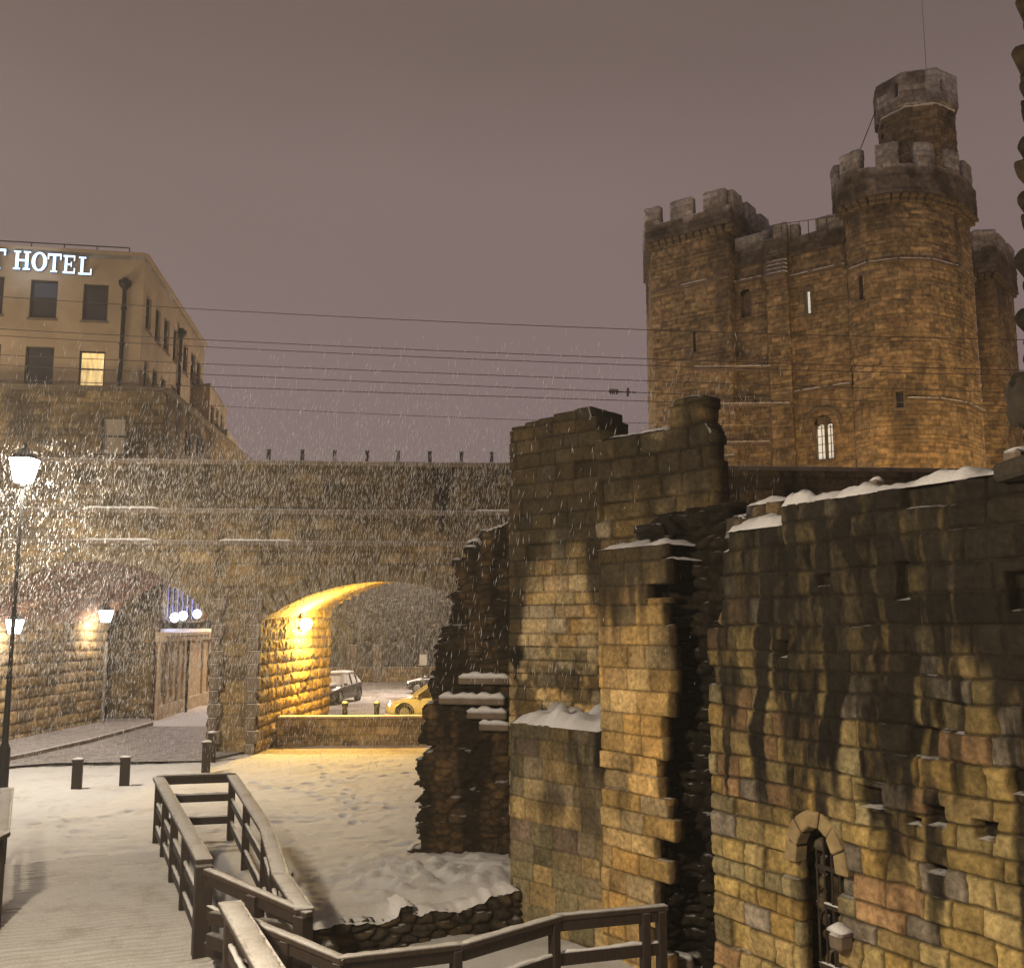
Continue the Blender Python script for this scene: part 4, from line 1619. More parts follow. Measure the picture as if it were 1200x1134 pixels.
zt0, zt1, zt2 = zRT - .6, P(1073, 120, 43.9).z, P(1073, 83, 43.9).z
acc = Acc()
masonry(acc, octo(tr), zt0, zt1 + .4, .06, 560, stain_shade=klimit(zt1 - zt0), **KW)
tur = acc.build('turret', M_KEEP, keep)
acc = Acc()
itp = masonry(acc, octo(tr + .16), zt1, zt2, .06, 561, pal=RIMED * 1.1, ch=(.28, .4), bl=(.5, .9), relief=.012, rough=.03, edge=.04, thick=.35, joint=.4,
              cut=lambda u, v: (np.mod(u - .95, 2.3) < .28) & (v > .55) & (v < 1.25),
              stain_shade=lambda u, v: .65 * sm(.35, .6, fbm(u * .45 + .4, v * .3, 563, 3)), soot=(.06, .05, .04),
              rime=lambda u, v: .6 * sm(.1, .2, u - 2.35) * sm(2.5, 2.4, u - 2.35) * sm(-.2, 1.3, v))
acc.build('turret_parapet', M_MERLON, keep)
snow_on(itp, 'turret_snow', keep, .35, h=.08, seed=564)
mb = MB()
mb.prism(octo(tr)[:-1], zt1 - .1, zt1 + .1)
mb.build('turret_roof', M_SNOW, keep)
# string courses with snow
for pth, pys in ((K, ((765, 342, 0), (765, 543, 0))), (kW[0:2], ((860, 331, 0), (860, 432, 0))), (kW[4:6], ((930, 323, 0), (930, 459, 0)))):
    for px, py, _ in pys:
        _, z = onp(px, py, pth[0], pth[1])
        n = np.array((pth[1][1] - pth[0][1], -(pth[1][0] - pth[0][0])))
        n = n / np.hypot(*n) * .05
        a, b = (pth[0][0] + n[0], pth[0][1] + n[1], z - .07), (pth[1][0] + n[0], pth[1][1] + n[1], z - .07)
        s_ = MB().beam(a, b, .16, .13).build('string_course', M_SANDDARK, keep, bevel=.02)
        ms = MB()
        A_, B_ = Vector(a), Vector(b)
        r = random.Random(px + py)
        t = 0.0
        while t < .97:
            t2 = min(1, t + r.uniform(.12, .45))
            if r.random() < .75:
                snow_bar(ms, A_.lerp(B_, t) + Vector((0, 0, .055)), A_.lerp(B_, t2) + Vector((0, 0, .055)), .17, .05, int(t * 100))
            t = t2 + r.uniform(.0, .12)
        if ms.v:
            ms.build('ledge_snow', M_SNOW, s_, smooth=True)
# string courses round the polygonal tower
for px, py in ((1058, 303), (1096, 466)):
    Yr = 43.5
    z = P(px, py, Yr).z
    op = offset_path(kR[:-1], .05)
    s_, ms = MB(), MB()
    pr = list(zip(op[:-1], op[1:])) if py < 400 else list(zip(op[3:-1], op[4:]))
    for a, b in pr:
        s_.beam((a[0], a[1], z - .07), (b[0], b[1], z - .07), .15, .12)
        snow_bar(ms, (a[0], a[1], z - .015), (b[0], b[1], z - .015), .16, .045, int(a[0] * 7))
    s_ = s_.build('string_course', M_SANDDARK, keep)
    ms.build('ledge_snow', M_SNOW, s_, smooth=True)
# buttress with stepped snowy weathering
bA, bB = kW[2], kW[3]
mst, ms = MB(), MB()
dbt = np.array((bB[0] - bA[0], bB[1] - bA[1]))
for k in range(4):
    _, z = onp(913, 322 - 5.5 * k, bA, bB)
    o_ = .32 - .1 * k
    a, b = (bA[0] - .30 * o_, bA[1] - o_, z), (bB[0] - .30 * o_, bB[1] - o_, z)
    mst.beam((a[0], a[1] + .15, z - .12), (b[0], b[1] + .15, z - .12), .5, .22)
    snow_bar(ms, (a[0], a[1], z - .02), (b[0], b[1], z - .02), .2, .07, k)
mst.build('buttress_step', M_SANDDARK, keep, bevel=.02)
ms.build('buttress_snow', M_SNOW, keep, smooth=True)
# ledges on the lower left
for x0, x1, py in ((812, 905, 431), (838, 926, 474), (838, 902, 519)):
    a, b = P(x0, py, 47.7), P(x1, py - 1, 47.0)
    l_ = MB().beam((a.x, a.y, a.z - .06), (b.x, b.y, b.z - .06), .5, .11).build('ledge', M_SANDDARK, keep)
    ms = MB()
    snow_bar(ms, (a.x, a.y - .08, a.z - .01), (b.x, b.y - .08, b.z - .01), .36, .06, x0)
    ms.build('ledge_snow', M_SNOW, l_, smooth=True)


def rect_on(path, r, back):
    """four corners of an opening set back into the wall"""
    k = r[4]
    a, b = np.array(path[k]), np.array(path[k + 1])
    d = (b - a) / np.hypot(*(b - a))
    n = np.array((d[1], -d[0]))
    p0, p1 = a + d * r[5] - n * back, a + d * r[6] - n * back
    return p0, p1, d, n


def keep_window(path, r, mat, arched=False, lights=1, name='slit_window'):
    p0, p1, d, n = rect_on(path, r, .40)
    zb, zt = r[2], r[3]
    mb = MB()
    hw = (r[6] - r[5]) / 2
    pts = [(p0[0], p0[1], zb), (p1[0], p1[1], zb), (p1[0], p1[1], zt)]
    c = (p0 + p1) / 2
    if arched:
        for k in range(1, 9):
            t = math.pi * k / 9
            q = c + d * hw * math.cos(t)
            pts.append((q[0], q[1], zt + hw * math.sin(t)))
    pts.append((p0[0], p0[1], zt))
    w = mb.extr(pts, (-n[0] * .05, -n[1] * .05, 0)).build(name, mat, keep)
    # reveal stones
    mb = MB()
    for q, s in ((p0, -1), (p1, 1)):
        e_ = q + d * s * .06 + n * .17
        mb.box((e_[0], e_[1], (zb + zt) / 2), (.10, .44, zt - zb + .1), rz=math.atan2(d[1], d[0]))
    e_ = c + n * .2
    mb.box((e_[0], e_[1], zb - .05), (2 * hw + .2, .48, .10), rz=math.atan2(d[1], d[0]))
    if not arched:
        mb.box((e_[0], e_[1], zt + .05), (2 * hw + .2, .44, .10), rz=math.atan2(d[1], d[0]))
    mb.build('reveal', M_SANDDARK, w)
    if lights > 1:
        mb = MB()
        q = c + n * .05
        mb.box((q[0], q[1], (zb + zt + hw) / 2), (.13, .14, zt - zb + hw), rz=math.atan2(d[1], d[0]))
        for k in range(1, 5):
            zz = zb + (zt - zb) * k / 4.3
            mb.box((q[0], q[1], zz), (2 * hw, .04, .025), rz=math.atan2(d[1], d[0]))
        for s in (-.5, .5):
            e_ = q + d * hw * s
            mb.box((e_[0], e_[1], (zb + zt) / 2), (.03, .04, zt - zb), rz=math.atan2(d[1], d[0]))
        # spandrel of two small arches
        for s in (-1, 1):
            cc = c + n * .03 + d * s * hw * .5
            pts = []
            for k in range(0, 9):
                t = math.pi * k / 8
                e_ = cc + d * hw * .46 * math.cos(t)
                pts.append((e_[0], e_[1], zt - .12 + hw * .42 * math.sin(t)))
            top_ = [(cc[0] - d[0] * hw * .5, cc[1] - d[1] * hw * .5, zt + hw), (cc[0] + d[0] * hw * .5, cc[1] + d[1] * hw * .5, zt + hw)]
            mb.extr(pts + top_, (-n[0] * .06, -n[1] * .06, 0))
        mb.build('mullion', M_SANDDARK, w)
    return w


keep_window(kW, kw_r[0], M_LITW)
keep_window(kW, kw_r[1], M_LITW, True, 2, 'two_light_window')
keep_window(kW, kw_r[2], M_SANDDARK, True, 1, 'blind_arch')
keep_window(kR, kr_r[0], M_GLASS)
keep_window(kR, kr_r[1], M_GLASS)
keep_window(tl_path, tl_r[0], M_GLASS)
# raised arch moulding round the two-light window
mb = MB()
a, b, c_, d_, k_, ua, ub = kw_r[1]
p0, p1, dd_, nn_ = rect_on(kW, kw_r[1], -.04)
cc = (p0 + p1) / 2
prev = None
for t in np.linspace(0, math.pi, 13):
    q = cc + dd_ * (ub - ua) * 1.02 * math.cos(t)
    q = (q[0], q[1], d_ - .1 + (ub - ua) * 1.02 * math.sin(t))
    if prev:
        mb.beam(prev, q, .14, .16)
    prev = q
mb.build('arch_moulding', M_SANDDARK, keep)
# rail along the wall top, stay wire of the turret, flagpole
mb = MB()
a, b = P(905, 264, 46.9), P(990, 252, 45.6)
for k in range(9):
    q = a.lerp(b, k / 8)
    mb.cyl(q - Vector((0, 0, 1.0)), q, .02, n=6)
mb.cyl(a, b, .018, n=6)
mb.build('roof_rail', M_STEEL, keep)
MB().tube([P(1007, 178, 44.6), P(1026, 130, 45.3)], .022, 6).build('stay_rod', M_STEEL, keep)
fpz = thing('flagpole', P(1086, 86, 45.6), 'thin bare flagpole rising from the top turret of the keep', 'flagpole')
q = P(1086, 90, 45.6)
MB().cyl((q.x, q.y, q.z - 2.0), (q.x, q.y, q.z + 5.4), .014, .008, 8).build('pole', M_MERLON if False else M_STEEL, fpz)
MB().lathe((q.x, q.y, q.z + 5.4), [(.01, 0), (.05, .04), (.05, .08), (.01, .12)], 8).build('finial', M_STEEL, fpz)


# ------------------------------------------------------------------ hotel and the stone building before it
def wall_open(name, p0, p1, z0, z1, rects, mat, parent, depth=.22):
    """wall with real window openings and reveals. rects: (u0,u1,za,zb)"""
    d = np.array((p1[0] - p0[0], p1[1] - p0[1]), float)
    L = np.hypot(*d)
    d /= L
    n = np.array((d[1], -d[0]))
    us = sorted({0.0, L, *[min(max(x, 0), L) for r in rects for x in r[:2]]})
    zs = sorted({z0, z1, *[min(max(x, z0), z1) for r in rects for x in r[2:4]]})
    mb = MB()

    def pt(u, z, b=0.0):
        return (p0[0] + d[0] * u - n[0] * b, p0[1] + d[1] * u - n[1] * b, z)
    for a, b in zip(us[:-1], us[1:]):
        for c, e_ in zip(zs[:-1], zs[1:]):
            uc, zc_ = (a + b) / 2, (c + e_) / 2
            if any(r[0] < uc < r[1] and r[2] < zc_ < r[3] for r in rects):
                continue
            mb.add([pt(a, c), pt(b, c), pt(b, e_), pt(a, e_)], [(0, 1, 2, 3)])
    for r in rects:
        a, b, c, e_ = r[:4]
        for q in (((a, c), (b, c)), ((b, c), (b, e_)), ((b, e_), (a, e_)), ((a, e_), (a, c))):
            mb.add([pt(*q[0]), pt(*q[1]), pt(*q[1], depth), pt(*q[0], depth)], [(0, 1, 2, 3)])
    w = mb.build(name, mat, parent)
    return d, n, pt


def sash(pt, r, parent, pane_mat, bars=1, depth=.16, fw=.07):
    a, b, c, e_ = r[:4]
    ptq = pt
    mb = MB()
    for (x0, x1, y0, y1) in ((a, a + fw, c, e_), (b - fw, b, c, e_), (a + fw, b - fw, c, c + fw), (a + fw, b - fw, e_ - fw, e_)):
        mb.add([pt(x0, y0, depth - .05), pt(x1, y0, depth - .05), pt(x1, y1, depth - .05), pt(x0, y1, depth - .05),
                pt(x0, y0, depth + .03), pt(x1, y0, depth + .03), pt(x1, y1, depth + .03), pt(x0, y1, depth + .03)],
               [(0, 1, 2, 3), (0, 4, 5, 1), (1, 5, 6, 2), (2, 6, 7, 3), (3, 7, 4, 0)])
    for k in range(bars):
        z = c + (e_ - c) * (k + 1) / (bars + 1)
        x0, x1, y0, y1 = a + fw, b - fw, z - .03, z + .03
        mb.add([pt(x0, y0, depth - .04), pt(x1, y0, depth - .04), pt(x1, y1, depth - .04), pt(x0, y1, depth - .04),
                pt(x0, y0, depth + .03), pt(x1, y0, depth + .03), pt(x1, y1, depth + .03), pt(x0, y1, depth + .03)],
               [(0, 1, 2, 3), (0, 4, 5, 1), (2, 6, 7, 3)])
    w = mb.build('window', M_FRAME, parent)
    sl_ = MB()
    sl_.extr([ptq(a - .06, c - .09, -.07), ptq(b + .06, c - .09, -.07), ptq(b + .06, c, -.07), ptq(a - .06, c, -.07)], Vector(ptq(a, c, .12)) - Vector(ptq(a, c, 0)))
    sl_.build('sill', M_SILL, w)
    pm = MB()
    q = [pt(a, c, depth + .02), pt(b, c, depth + .02), pt(b, e_, depth + .02), pt(a, e_, depth + .02)]
    n_ = Vector(pt(a, c, depth + .05)) - Vector(pt(a, c, depth + .02))
    pm.extr(q, n_)
    pm.build('pane', pane_mat, w)
    return w


hC = plan(165, 43.0, 400)
hL = (hC[0] - 16.0 * math.cos(math.radians(9)), hC[1] - 16.0 * math.sin(math.radians(9)))
hB = plan(239, 57.5, 430)
hotel = thing('hotel', (hC[0], hC[1], 0), 'tall tan rendered hotel with dark sash windows and drainpipes, behind the viaduct on the left', 'hotel')
_, zH = onp(160, 299, hL, hC)
front = []
fspec = [(35, 328, 67, 373, 0), (97, 333, 126.5, 376, 0), (-26, 323, 4, 368, 0), (29, 406, 62.5, 450, 0), (92, 411, 122.5, 453, 1), (-32, 402, 0, 446, 0),
         (-90, 318, -58, 364, 0), (-95, 398, -64, 442, 0)]


def rect_px(s, p0, p1):
    u0, _ = onp(s[0], (s[1] + s[3]) / 2, p0, p1)
    u1, _ = onp(s[2], (s[1] + s[3]) / 2, p0, p1)
    _, za = onp((s[0] + s[2]) / 2, s[3], p0, p1)
    _, zb = onp((s[0] + s[2]) / 2, s[1], p0, p1)
    return (u0, u1, za, zb, s[4] if len(s) > 4 else 0)


fr = [rect_px(s, hL, hC) for s in fspec]
fr2 = [(r[0], r[1], r[2] - 3.2 * k, r[3] - 3.2 * k, 0) for r in fr[3:6] for k in (1, 2)]
d_, n_, ptf = wall_open('wall', hL, hC, 0, zH, fr + fr2, M_RENDER, hotel)
for i, r in enumerate(fr + fr2):
    sash(ptf, r, hotel, M_LIT if r[4] else M_GLASS)
sspec = [(171, 346, 177.5, 389), (182, 360, 188, 402), (192, 372, 198.5, 413), (203, 384, 208, 425), (214.5, 403, 220, 438), (223.5, 412, 228.5, 448), (230.5, 422, 235, 450),
         (168.5, 422, 174, 456), (178.5, 432, 184, 459), (188, 442, 194, 462), (200, 452, 207, 480)]
sr = [rect_px(s, hC, hB) for s in sspec]
sr = [(max(.3, r[0]), r[1], r[2], r[3], 0) for r in sr]
d_, n_, pts_ = wall_open('side_wall', hC, hB, 0, zH, sr, M_RENDER, hotel)
for r in sr:
    sash(pts_, r, hotel, M_GLASS, fw=.09)
mb = MB()
mb.prism([hL, hC, hB, (hB[0] - 15, hB[1] + 2)], zH - .25, zH - .02)
mb.build('roof', M_SNOW, hotel)
mb = MB()
mb.beam((*hL, zH + .02), (*hC, zH + .02), .3, .12).beam((*hC, zH + .02), (*hB, zH + .02), .3, .12)
mb.build('parapet', M_RENDER, hotel)
mb = MB()
a, b = Vector((*hL, zH + .42)), Vector((*hC, zH + .42))
a, b = a + Vector((0, .3, 0)), a.lerp(b, .95) + Vector((0, .3, 0))
mb.cyl(a, b, .03, n=6)
for k in range(12):
    q = a.lerp(b, k / 11)
    mb.cyl(q - Vector((0, 0, .45)), q, .025, n=6)
mb.build('roof_rail', M_STEEL, hotel)


def drain(px, py, py2, p0, p1):
    u, z = onp(px, py, p0, p1)
    d = np.array((p1[0] - p0[0], p1[1] - p0[1])) / math.dist(p0, p1)
    n = np.array((d[1], -d[0]))
    q = np.array(p0) + d * u + n * .12
    mb = MB().cyl((q[0], q[1], 6), (q[0], q[1], z), .085, n=10)
    mb.lathe((q[0], q[1], z - .1), [(.10, 0), (.26, .22), (.28, .38), (.20, .40), (.12, .52)], 12)
    for zz in np.arange(z - 1, 6, -1.6):
        mb.cyl((q[0], q[1], zz), (q[0], q[1], zz + .09), .12, n=10)
    mb.build('drainpipe', M_IRON, hotel)


drain(147, 338, 450, hL, hC)
drain(209.5, 394, 470, hC, hB)
# lower rear wings of the hotel
w0, w1, w2 = plan(208, 55.0, 460), plan(246, 54.2, 460), plan(266, 60.5, 480)
_, zw = onp(235, 450, w0, w1)
wr = [rect_px(s, w1, w2) for s in ((246.5, 474, 250.5, 503), (252.5, 478, 256, 502), (258.5, 484, 262.5, 503))]
d_, n_, pw = wall_open('wing_wall', w0, w1, 0, zw, [], M_RENDER, hotel)
d_, n_, pw = wall_open('wing_wall', w1, w2, 0, zw, wr, M_RENDER, hotel)
for r in wr:
    sash(pw, r, hotel, M_GLASS, fw=.09)
MB().prism([w0, w1, w2, (w2[0] - 4, w2[1] + 1)], zw - .15, zw - .01).build('wing_roof', M_SNOW, hotel)
v0, v1, v2 = plan(236, 57.0, 510), plan(266, 56.0, 510), plan(293, 66.0, 535)
_, zv = onp(262, 503, v0, v1)
vr = [rect_px((271, 522, 277, 541), v1, v2)]
wall_open('wing_wall', v0, v1, 0, zv, [], M_RENDER, hotel)
d_, n_, pv = wall_open('wing_wall', v1, v2, 0, zv, vr, M_RENDER, hotel)
sash(pv, vr[0], hotel, M_GLASS, fw=.1)
MB().prism([v0, v1, v2, (v2[0] - 4, v2[1] + 1)], zv - .15, zv - .01).build('wing_roof', M_SNOW, hotel)

# the lit sign: raised serif letters
LET = {'T': (1.0, [(.40, .60, 0, 1), (0, 1, .88, 1), (0, .09, .68, .9), (.91, 1, .68, .9), (.26, .74, 0, .08)]),
       'H': (1.15, [(.13, .31, 0, 1), (.69, .87, 0, 1), (.31, .69, .45, .56), (.02, .42, 0, .08), (.58, .98, 0, .08), (.02, .42, .92, 1), (.58, .98, .92, 1)]),
       'E': (.98, [(.14, .34, 0, 1), (.02, .96, 0, .10), (.02, .92, .90, 1), (.34, .68, .45, .55), (.87, .96, .1, .3), (.84, .92, .70, .9), (.62, .69, .36, .64)]),
       'L': (.95, [(.16, .36, 0, 1), (.02, .95, 0, .10), (.02, .52, .92, 1), (.86, .95, .1, .34)])}
sgn = thing('illuminated_sign', (hL[0] + 8, hL[1], zH - 1), 'blue white illuminated HOTEL lettering along the top of the tan facade', 'sign')
sf, sb = MB(), MB()
for ch, x0, x1, yt, yb in (('T', -13, 8, 293, 316.5), ('H', 17, 37.5, 296, 317.5), ('O', 38.5, 56.5, 297.5, 319), ('T', 57, 73, 299, 320.5), ('E', 75, 90, 301, 322), ('L', 93, 109.5, 303, 323.5)):
    r = rect_px((x0, yt, x1, yb), hL, hC)
    W_, H_ = r[1] - r[0], r[3] - r[2]
    bk = -.16

    def face(mbq, poly, b0, b1):
        p3 = [ptf(r[0] + x * W_, r[2] + y * H_, b0) for x, y in poly]
        off = Vector(ptf(0, 0, b1)) - Vector(ptf(0, 0, b0))
        mbq.extr(p3, off)
    if ch == 'O':
        N_ = 28
        for k in range(N_):
            t0, t1 = 2 * math.pi * k / N_, 2 * math.pi * (k + 1) / N_
            q = [(.5 + .5 * math.cos(t0), .5 + .52 * math.sin(t0)), (.5 + .5 * math.cos(t1), .5 + .52 * math.sin(t1)),
                 (.5 + .27 * math.cos(t1), .5 + .42 * math.sin(t1)), (.5 + .27 * math.cos(t0), .5 + .42 * math.sin(t0))]
            face(sf, q, bk - .02, bk)
            face(sb, q, bk, -.03)
    else:
        for j, (xa, xb, ya, yb_) in enumerate(LET[ch][1]):
            q = [(xa, ya), (xb, ya), (xb, yb_), (xa, yb_)]
            face(sf, q, bk - .02 - .001 * j, bk - .001 * j)
            face(sb, q, bk, -.03)
sf.build('letter_face', M_SIGN, sgn)
sb.build('letter_side', M_SIGNBOX, sgn)
light('sign_glow', 'AREA', ptf((rect_px((40, 300, 60, 320), hL, hC)[0]), zH - .9, -.5), 8, (.55, .7, 1), sgn, size=2.0,
      aim=ptf((rect_px((40, 300, 60, 320), hL, hC)[0]), zH - .9, .5))

# dark stone building in front of the hotel
sA, sC_, sBk = plan(-140, 40.8, 500), plan(193, 41.9, 500), plan(292, 60.0, 540)
stone_b = thing('stone_building', (sC_[0], sC_[1], 0), 'dark soot stained stone building below the tan hotel, one pale sash window above the viaduct', 'building')
_, zB_ = onp(150, 456, sA, sC_)
wr = [rect_px((118.5, 489, 147, 533), sA, sC_)]
wz = lambda u, v: (u > wr[0][0]) & (u < wr[0][1]) & (v > wr[0][2]) & (v < wr[0][3])
acc = Acc()
masonry(acc, [sA, sC_], 0, zB_, .07, 600, pal=VIAT * .75, ch=(.22, .32), bl=(.4, .8), relief=.02, rough=.03, cut=wz,
        stain_shade=lambda u, v: .7 * sm(.42, .65, fbm(u * .5, v * .3, 601, 5)), joint=.5)
zSh = 4.15
br = [rect_px((196.5 + 5.6 * k, 686 + k, 200.2 + 5.6 * k, 727), sC_, sBk) for k in range(7)]


def bz(u, v):
    m = np.zeros(u.shape, bool)
    for r in br:
        m |= (u > r[0]) & (u < r[1]) & (v + zSh > r[2]) & (v + zSh < r[3])
    return m


masonry(acc, [sC_, sBk], zSh, zB_, .08, 602, cut=bz, pal=VIAT * .9, ch=(.3, .42), bl=(.5, 1.0), relief=.02, rough=.02,
        stain_shade=lambda u, v: .7 * sm(.42, .65, fbm(u * .5, v * .3, 603, 5)), joint=.5)
acc.build('wall', M_VIA, stone_b)
dS = np.array((sC_[0] - sA[0], sC_[1] - sA[1])) / math.dist(sA, sC_)
nS = np.array((dS[1], -dS[0]))
ptS = lambda u, z, b=0.0: (sA[0] + dS[0] * u - nS[0] * b, sA[1] + dS[1] * u - nS[1] * b, z)
M_BLIND = plain('pale_blind', (.34, .29, .23), rough=.8, var=.1, bump=0)
sash(ptS, wr[0], stone_b, M_BLIND, 1, .10, .05)
MB().prism([sA, sC_, sBk, (sBk[0] - 9, sBk[1] + 1), (sA[0], sA[1] + 6)], zB_ - .12, zB_ - .01).build('roof', M_CORB, stone_b)
mb = MB()
mb.beam((*sA, zB_ + .02), (*sC_, zB_ + .02), .34, .14).beam((*sC_, zB_ + .02), (*sBk, zB_ + .02), .34, .14)
mb.build('coping', M_CORB, stone_b)
dS2 = np.array((sBk[0] - sC_[0], sBk[1] - sC_[1])) / math.dist(sC_, sBk)
nS2 = np.array((dS2[1], -dS2[0]))
ptS2 = lambda u, z, b=0.0: (sC_[0] + dS2[0] * u - nS2[0] * b, sC_[1] + dS2[1] * u - nS2[1] * b, z)
for r in br:
    sash(ptS2, r, stone_b, M_BLUEWIN, 1, .06, .06)
for s in ((217, 507, 222, 535), (231, 512, 238, 537)):
    r = rect_px(s, sC_, sBk)
    sash(ptS2, r, stone_b, M_GLASS, 1, -.02, .09)

# ------------------------------------------------------------------ street behind the left arch
cA, cB = plan(184, 42.0, 800), plan(266, 57.0, 800)
shop = thing('sandstone_building', (*cA, 0), 'low sandstone building with tall narrow windows and a cornice, seen through the left arch', 'building')
_, zc_ = onp(200, 742, cA, cB)
cr = [rect_px(s, cA, cB) for s in ((187.5, 757, 192, 812), (196, 755, 199.5, 806), (203, 753, 206, 801))]
d_, n_, pc = wall_open('wall', cA, cB, 0, zc_, cr, M_SANDST, shop, .3)
for r in cr:
    sash(pc, r, shop, M_GLASS, 2, .2, .08)
Lc = math.dist(cA, cB)
u_of = lambda px: onp(px, 790, cA, cB)[0]
for px in (185.3, 194, 201.3, 207.6, 214, 219, 236, 243):
    u = u_of(px)
    a = pc(u, 0, -.03)
    mb = MB()
    mb.box((a[0], a[1], zc_ / 2 - .15), (.34, .14, zc_ - .3), rz=math.atan2(d_[1], d_[0]))
    mb.box((a[0], a[1], zc_ - .42), (.42, .22, .14), rz=math.atan2(d_[1], d_[0]))
    mb.build('pilaster', M_SANDST, shop, bevel=.02)
mb = MB()
for z, o_, h_ in ((zc_ - .22, .22, .24), (zc_ - .02, .36, .16)):
    a, b = pc(-.3, z, -o_ / 2), pc(Lc + .3, z, -o_ / 2)
    mb.beam(a, b, o_ + .2, h_)
mb.build('cornice', M_SANDST, shop, bevel=.02)
mb = MB()
a, b = pc(0, .3, -.06), pc(Lc, .3, -.06)
mb.beam(a, b, .14, .6)
mb.build('plinth', M_SANDST, shop)
acc = Acc()
masonry(acc, [(cA[0] - 2.2, cA[1] - .15), (cA[0] + .05, cA[1] - .02)], 0, 7.5, .05, 610, pal=BRICK * .38, ch=(.2, .28), bl=(.3, .6), relief=.02)
acc.build('end_wall', M_VIA, shop)
MB().prism([cA, cB, (cB[0] - 8, cB[1]), (cA[0] - 8, cA[1])], zc_ + .06, zc_ + .2).build('roof', M_SNOW, shop)
MB().cyl(pc(u_of(211), 0, -.32), pc(u_of(211), zc_ - .3, -.32), .06, n=8).build('drainpipe', M_IRON, shop)
# blue globe lamps outside the upper windows
gl = 'bright blue white globe lamp before the blue lit windows, '
for k, (px, py, lab) in enumerate(((195, 723, gl + 'nearest the brick soffit'), (205, 721, gl + 'middle of three'), (222, 719, gl + 'nearest the pier'))):
    u, z = onp(px, py, sC_, sBk)
    b = ptS2(u, z, -.35)
    t = thing('globe_lamp', b, lab, 'lamp', 'blue globe lamps')
    MB().cyl((0, 0, 0), (-.3, 0, -.05), .03, .03, 8).build('bracket', M_IRON, t)
    MB().lathe((0, 0, -.22), [(.04, 0), (.15, .07), (.21, .21), (.15, .36), (.04, .42)], 14).build('globe', M_BLUELAMP, t, smooth=True)
    light('globe_light', 'POINT', (0, 0, 0), 50, (.55, .62, 1), t, .22).location = (.3, 0, .1)

# ------------------------------------------------------------------ beyond the right arch
lw0, lw1 = vxy(uRL + .02, 2.2), vxy(uRL + SPAN, 2.2)
_, zlw = onp(450, 841, lw0, lw1)
lw = thing('low_wall', (*lw0, 0), 'low stone parapet wall closing the foot of the lit arch', 'wall')
acc = Acc()
masonry(acc, [lw0, lw1], -.1, zlw, .03, 620, pal=VIAT * 1.3, ch=(.2, .28), bl=(.4, .8), relief=.012, rough=.01, thick=.35, joint=.35)
acc.build('wall', M_SOFFIT, lw)
mb = MB()
mb.beam((lw0[0], lw0[1] + .18, zlw + .03), (lw1[0], lw1[1] + .18, zlw + .03), .46, .08)
mb.build('coping', M_SANDST, lw, bevel=.015)
for px, lab in ((404, 'small black bollard behind the low arch wall, near the arch jamb'), (441.5, 'small black bollard behind the low arch wall, beside the yellow car')):
    q = P(px, 838, 39.5)
    t = thing('bollard', (q.x, q.y, 0), lab, 'bollard', 'black bollards beyond the arch')
    MB().lathe((0, 0, 0), [(.14, 0), (.14, .1), (.10, .14), (.10, .78), (.13, .82), (.12, .92), (.05, .97)], 12).build('post', M_IRON, t)
    MB().lathe((0, 0, .955), [(.115, -.02), (.09, .03), (.02, .05)], 10).build('snow_cap', M_SNOW, t)


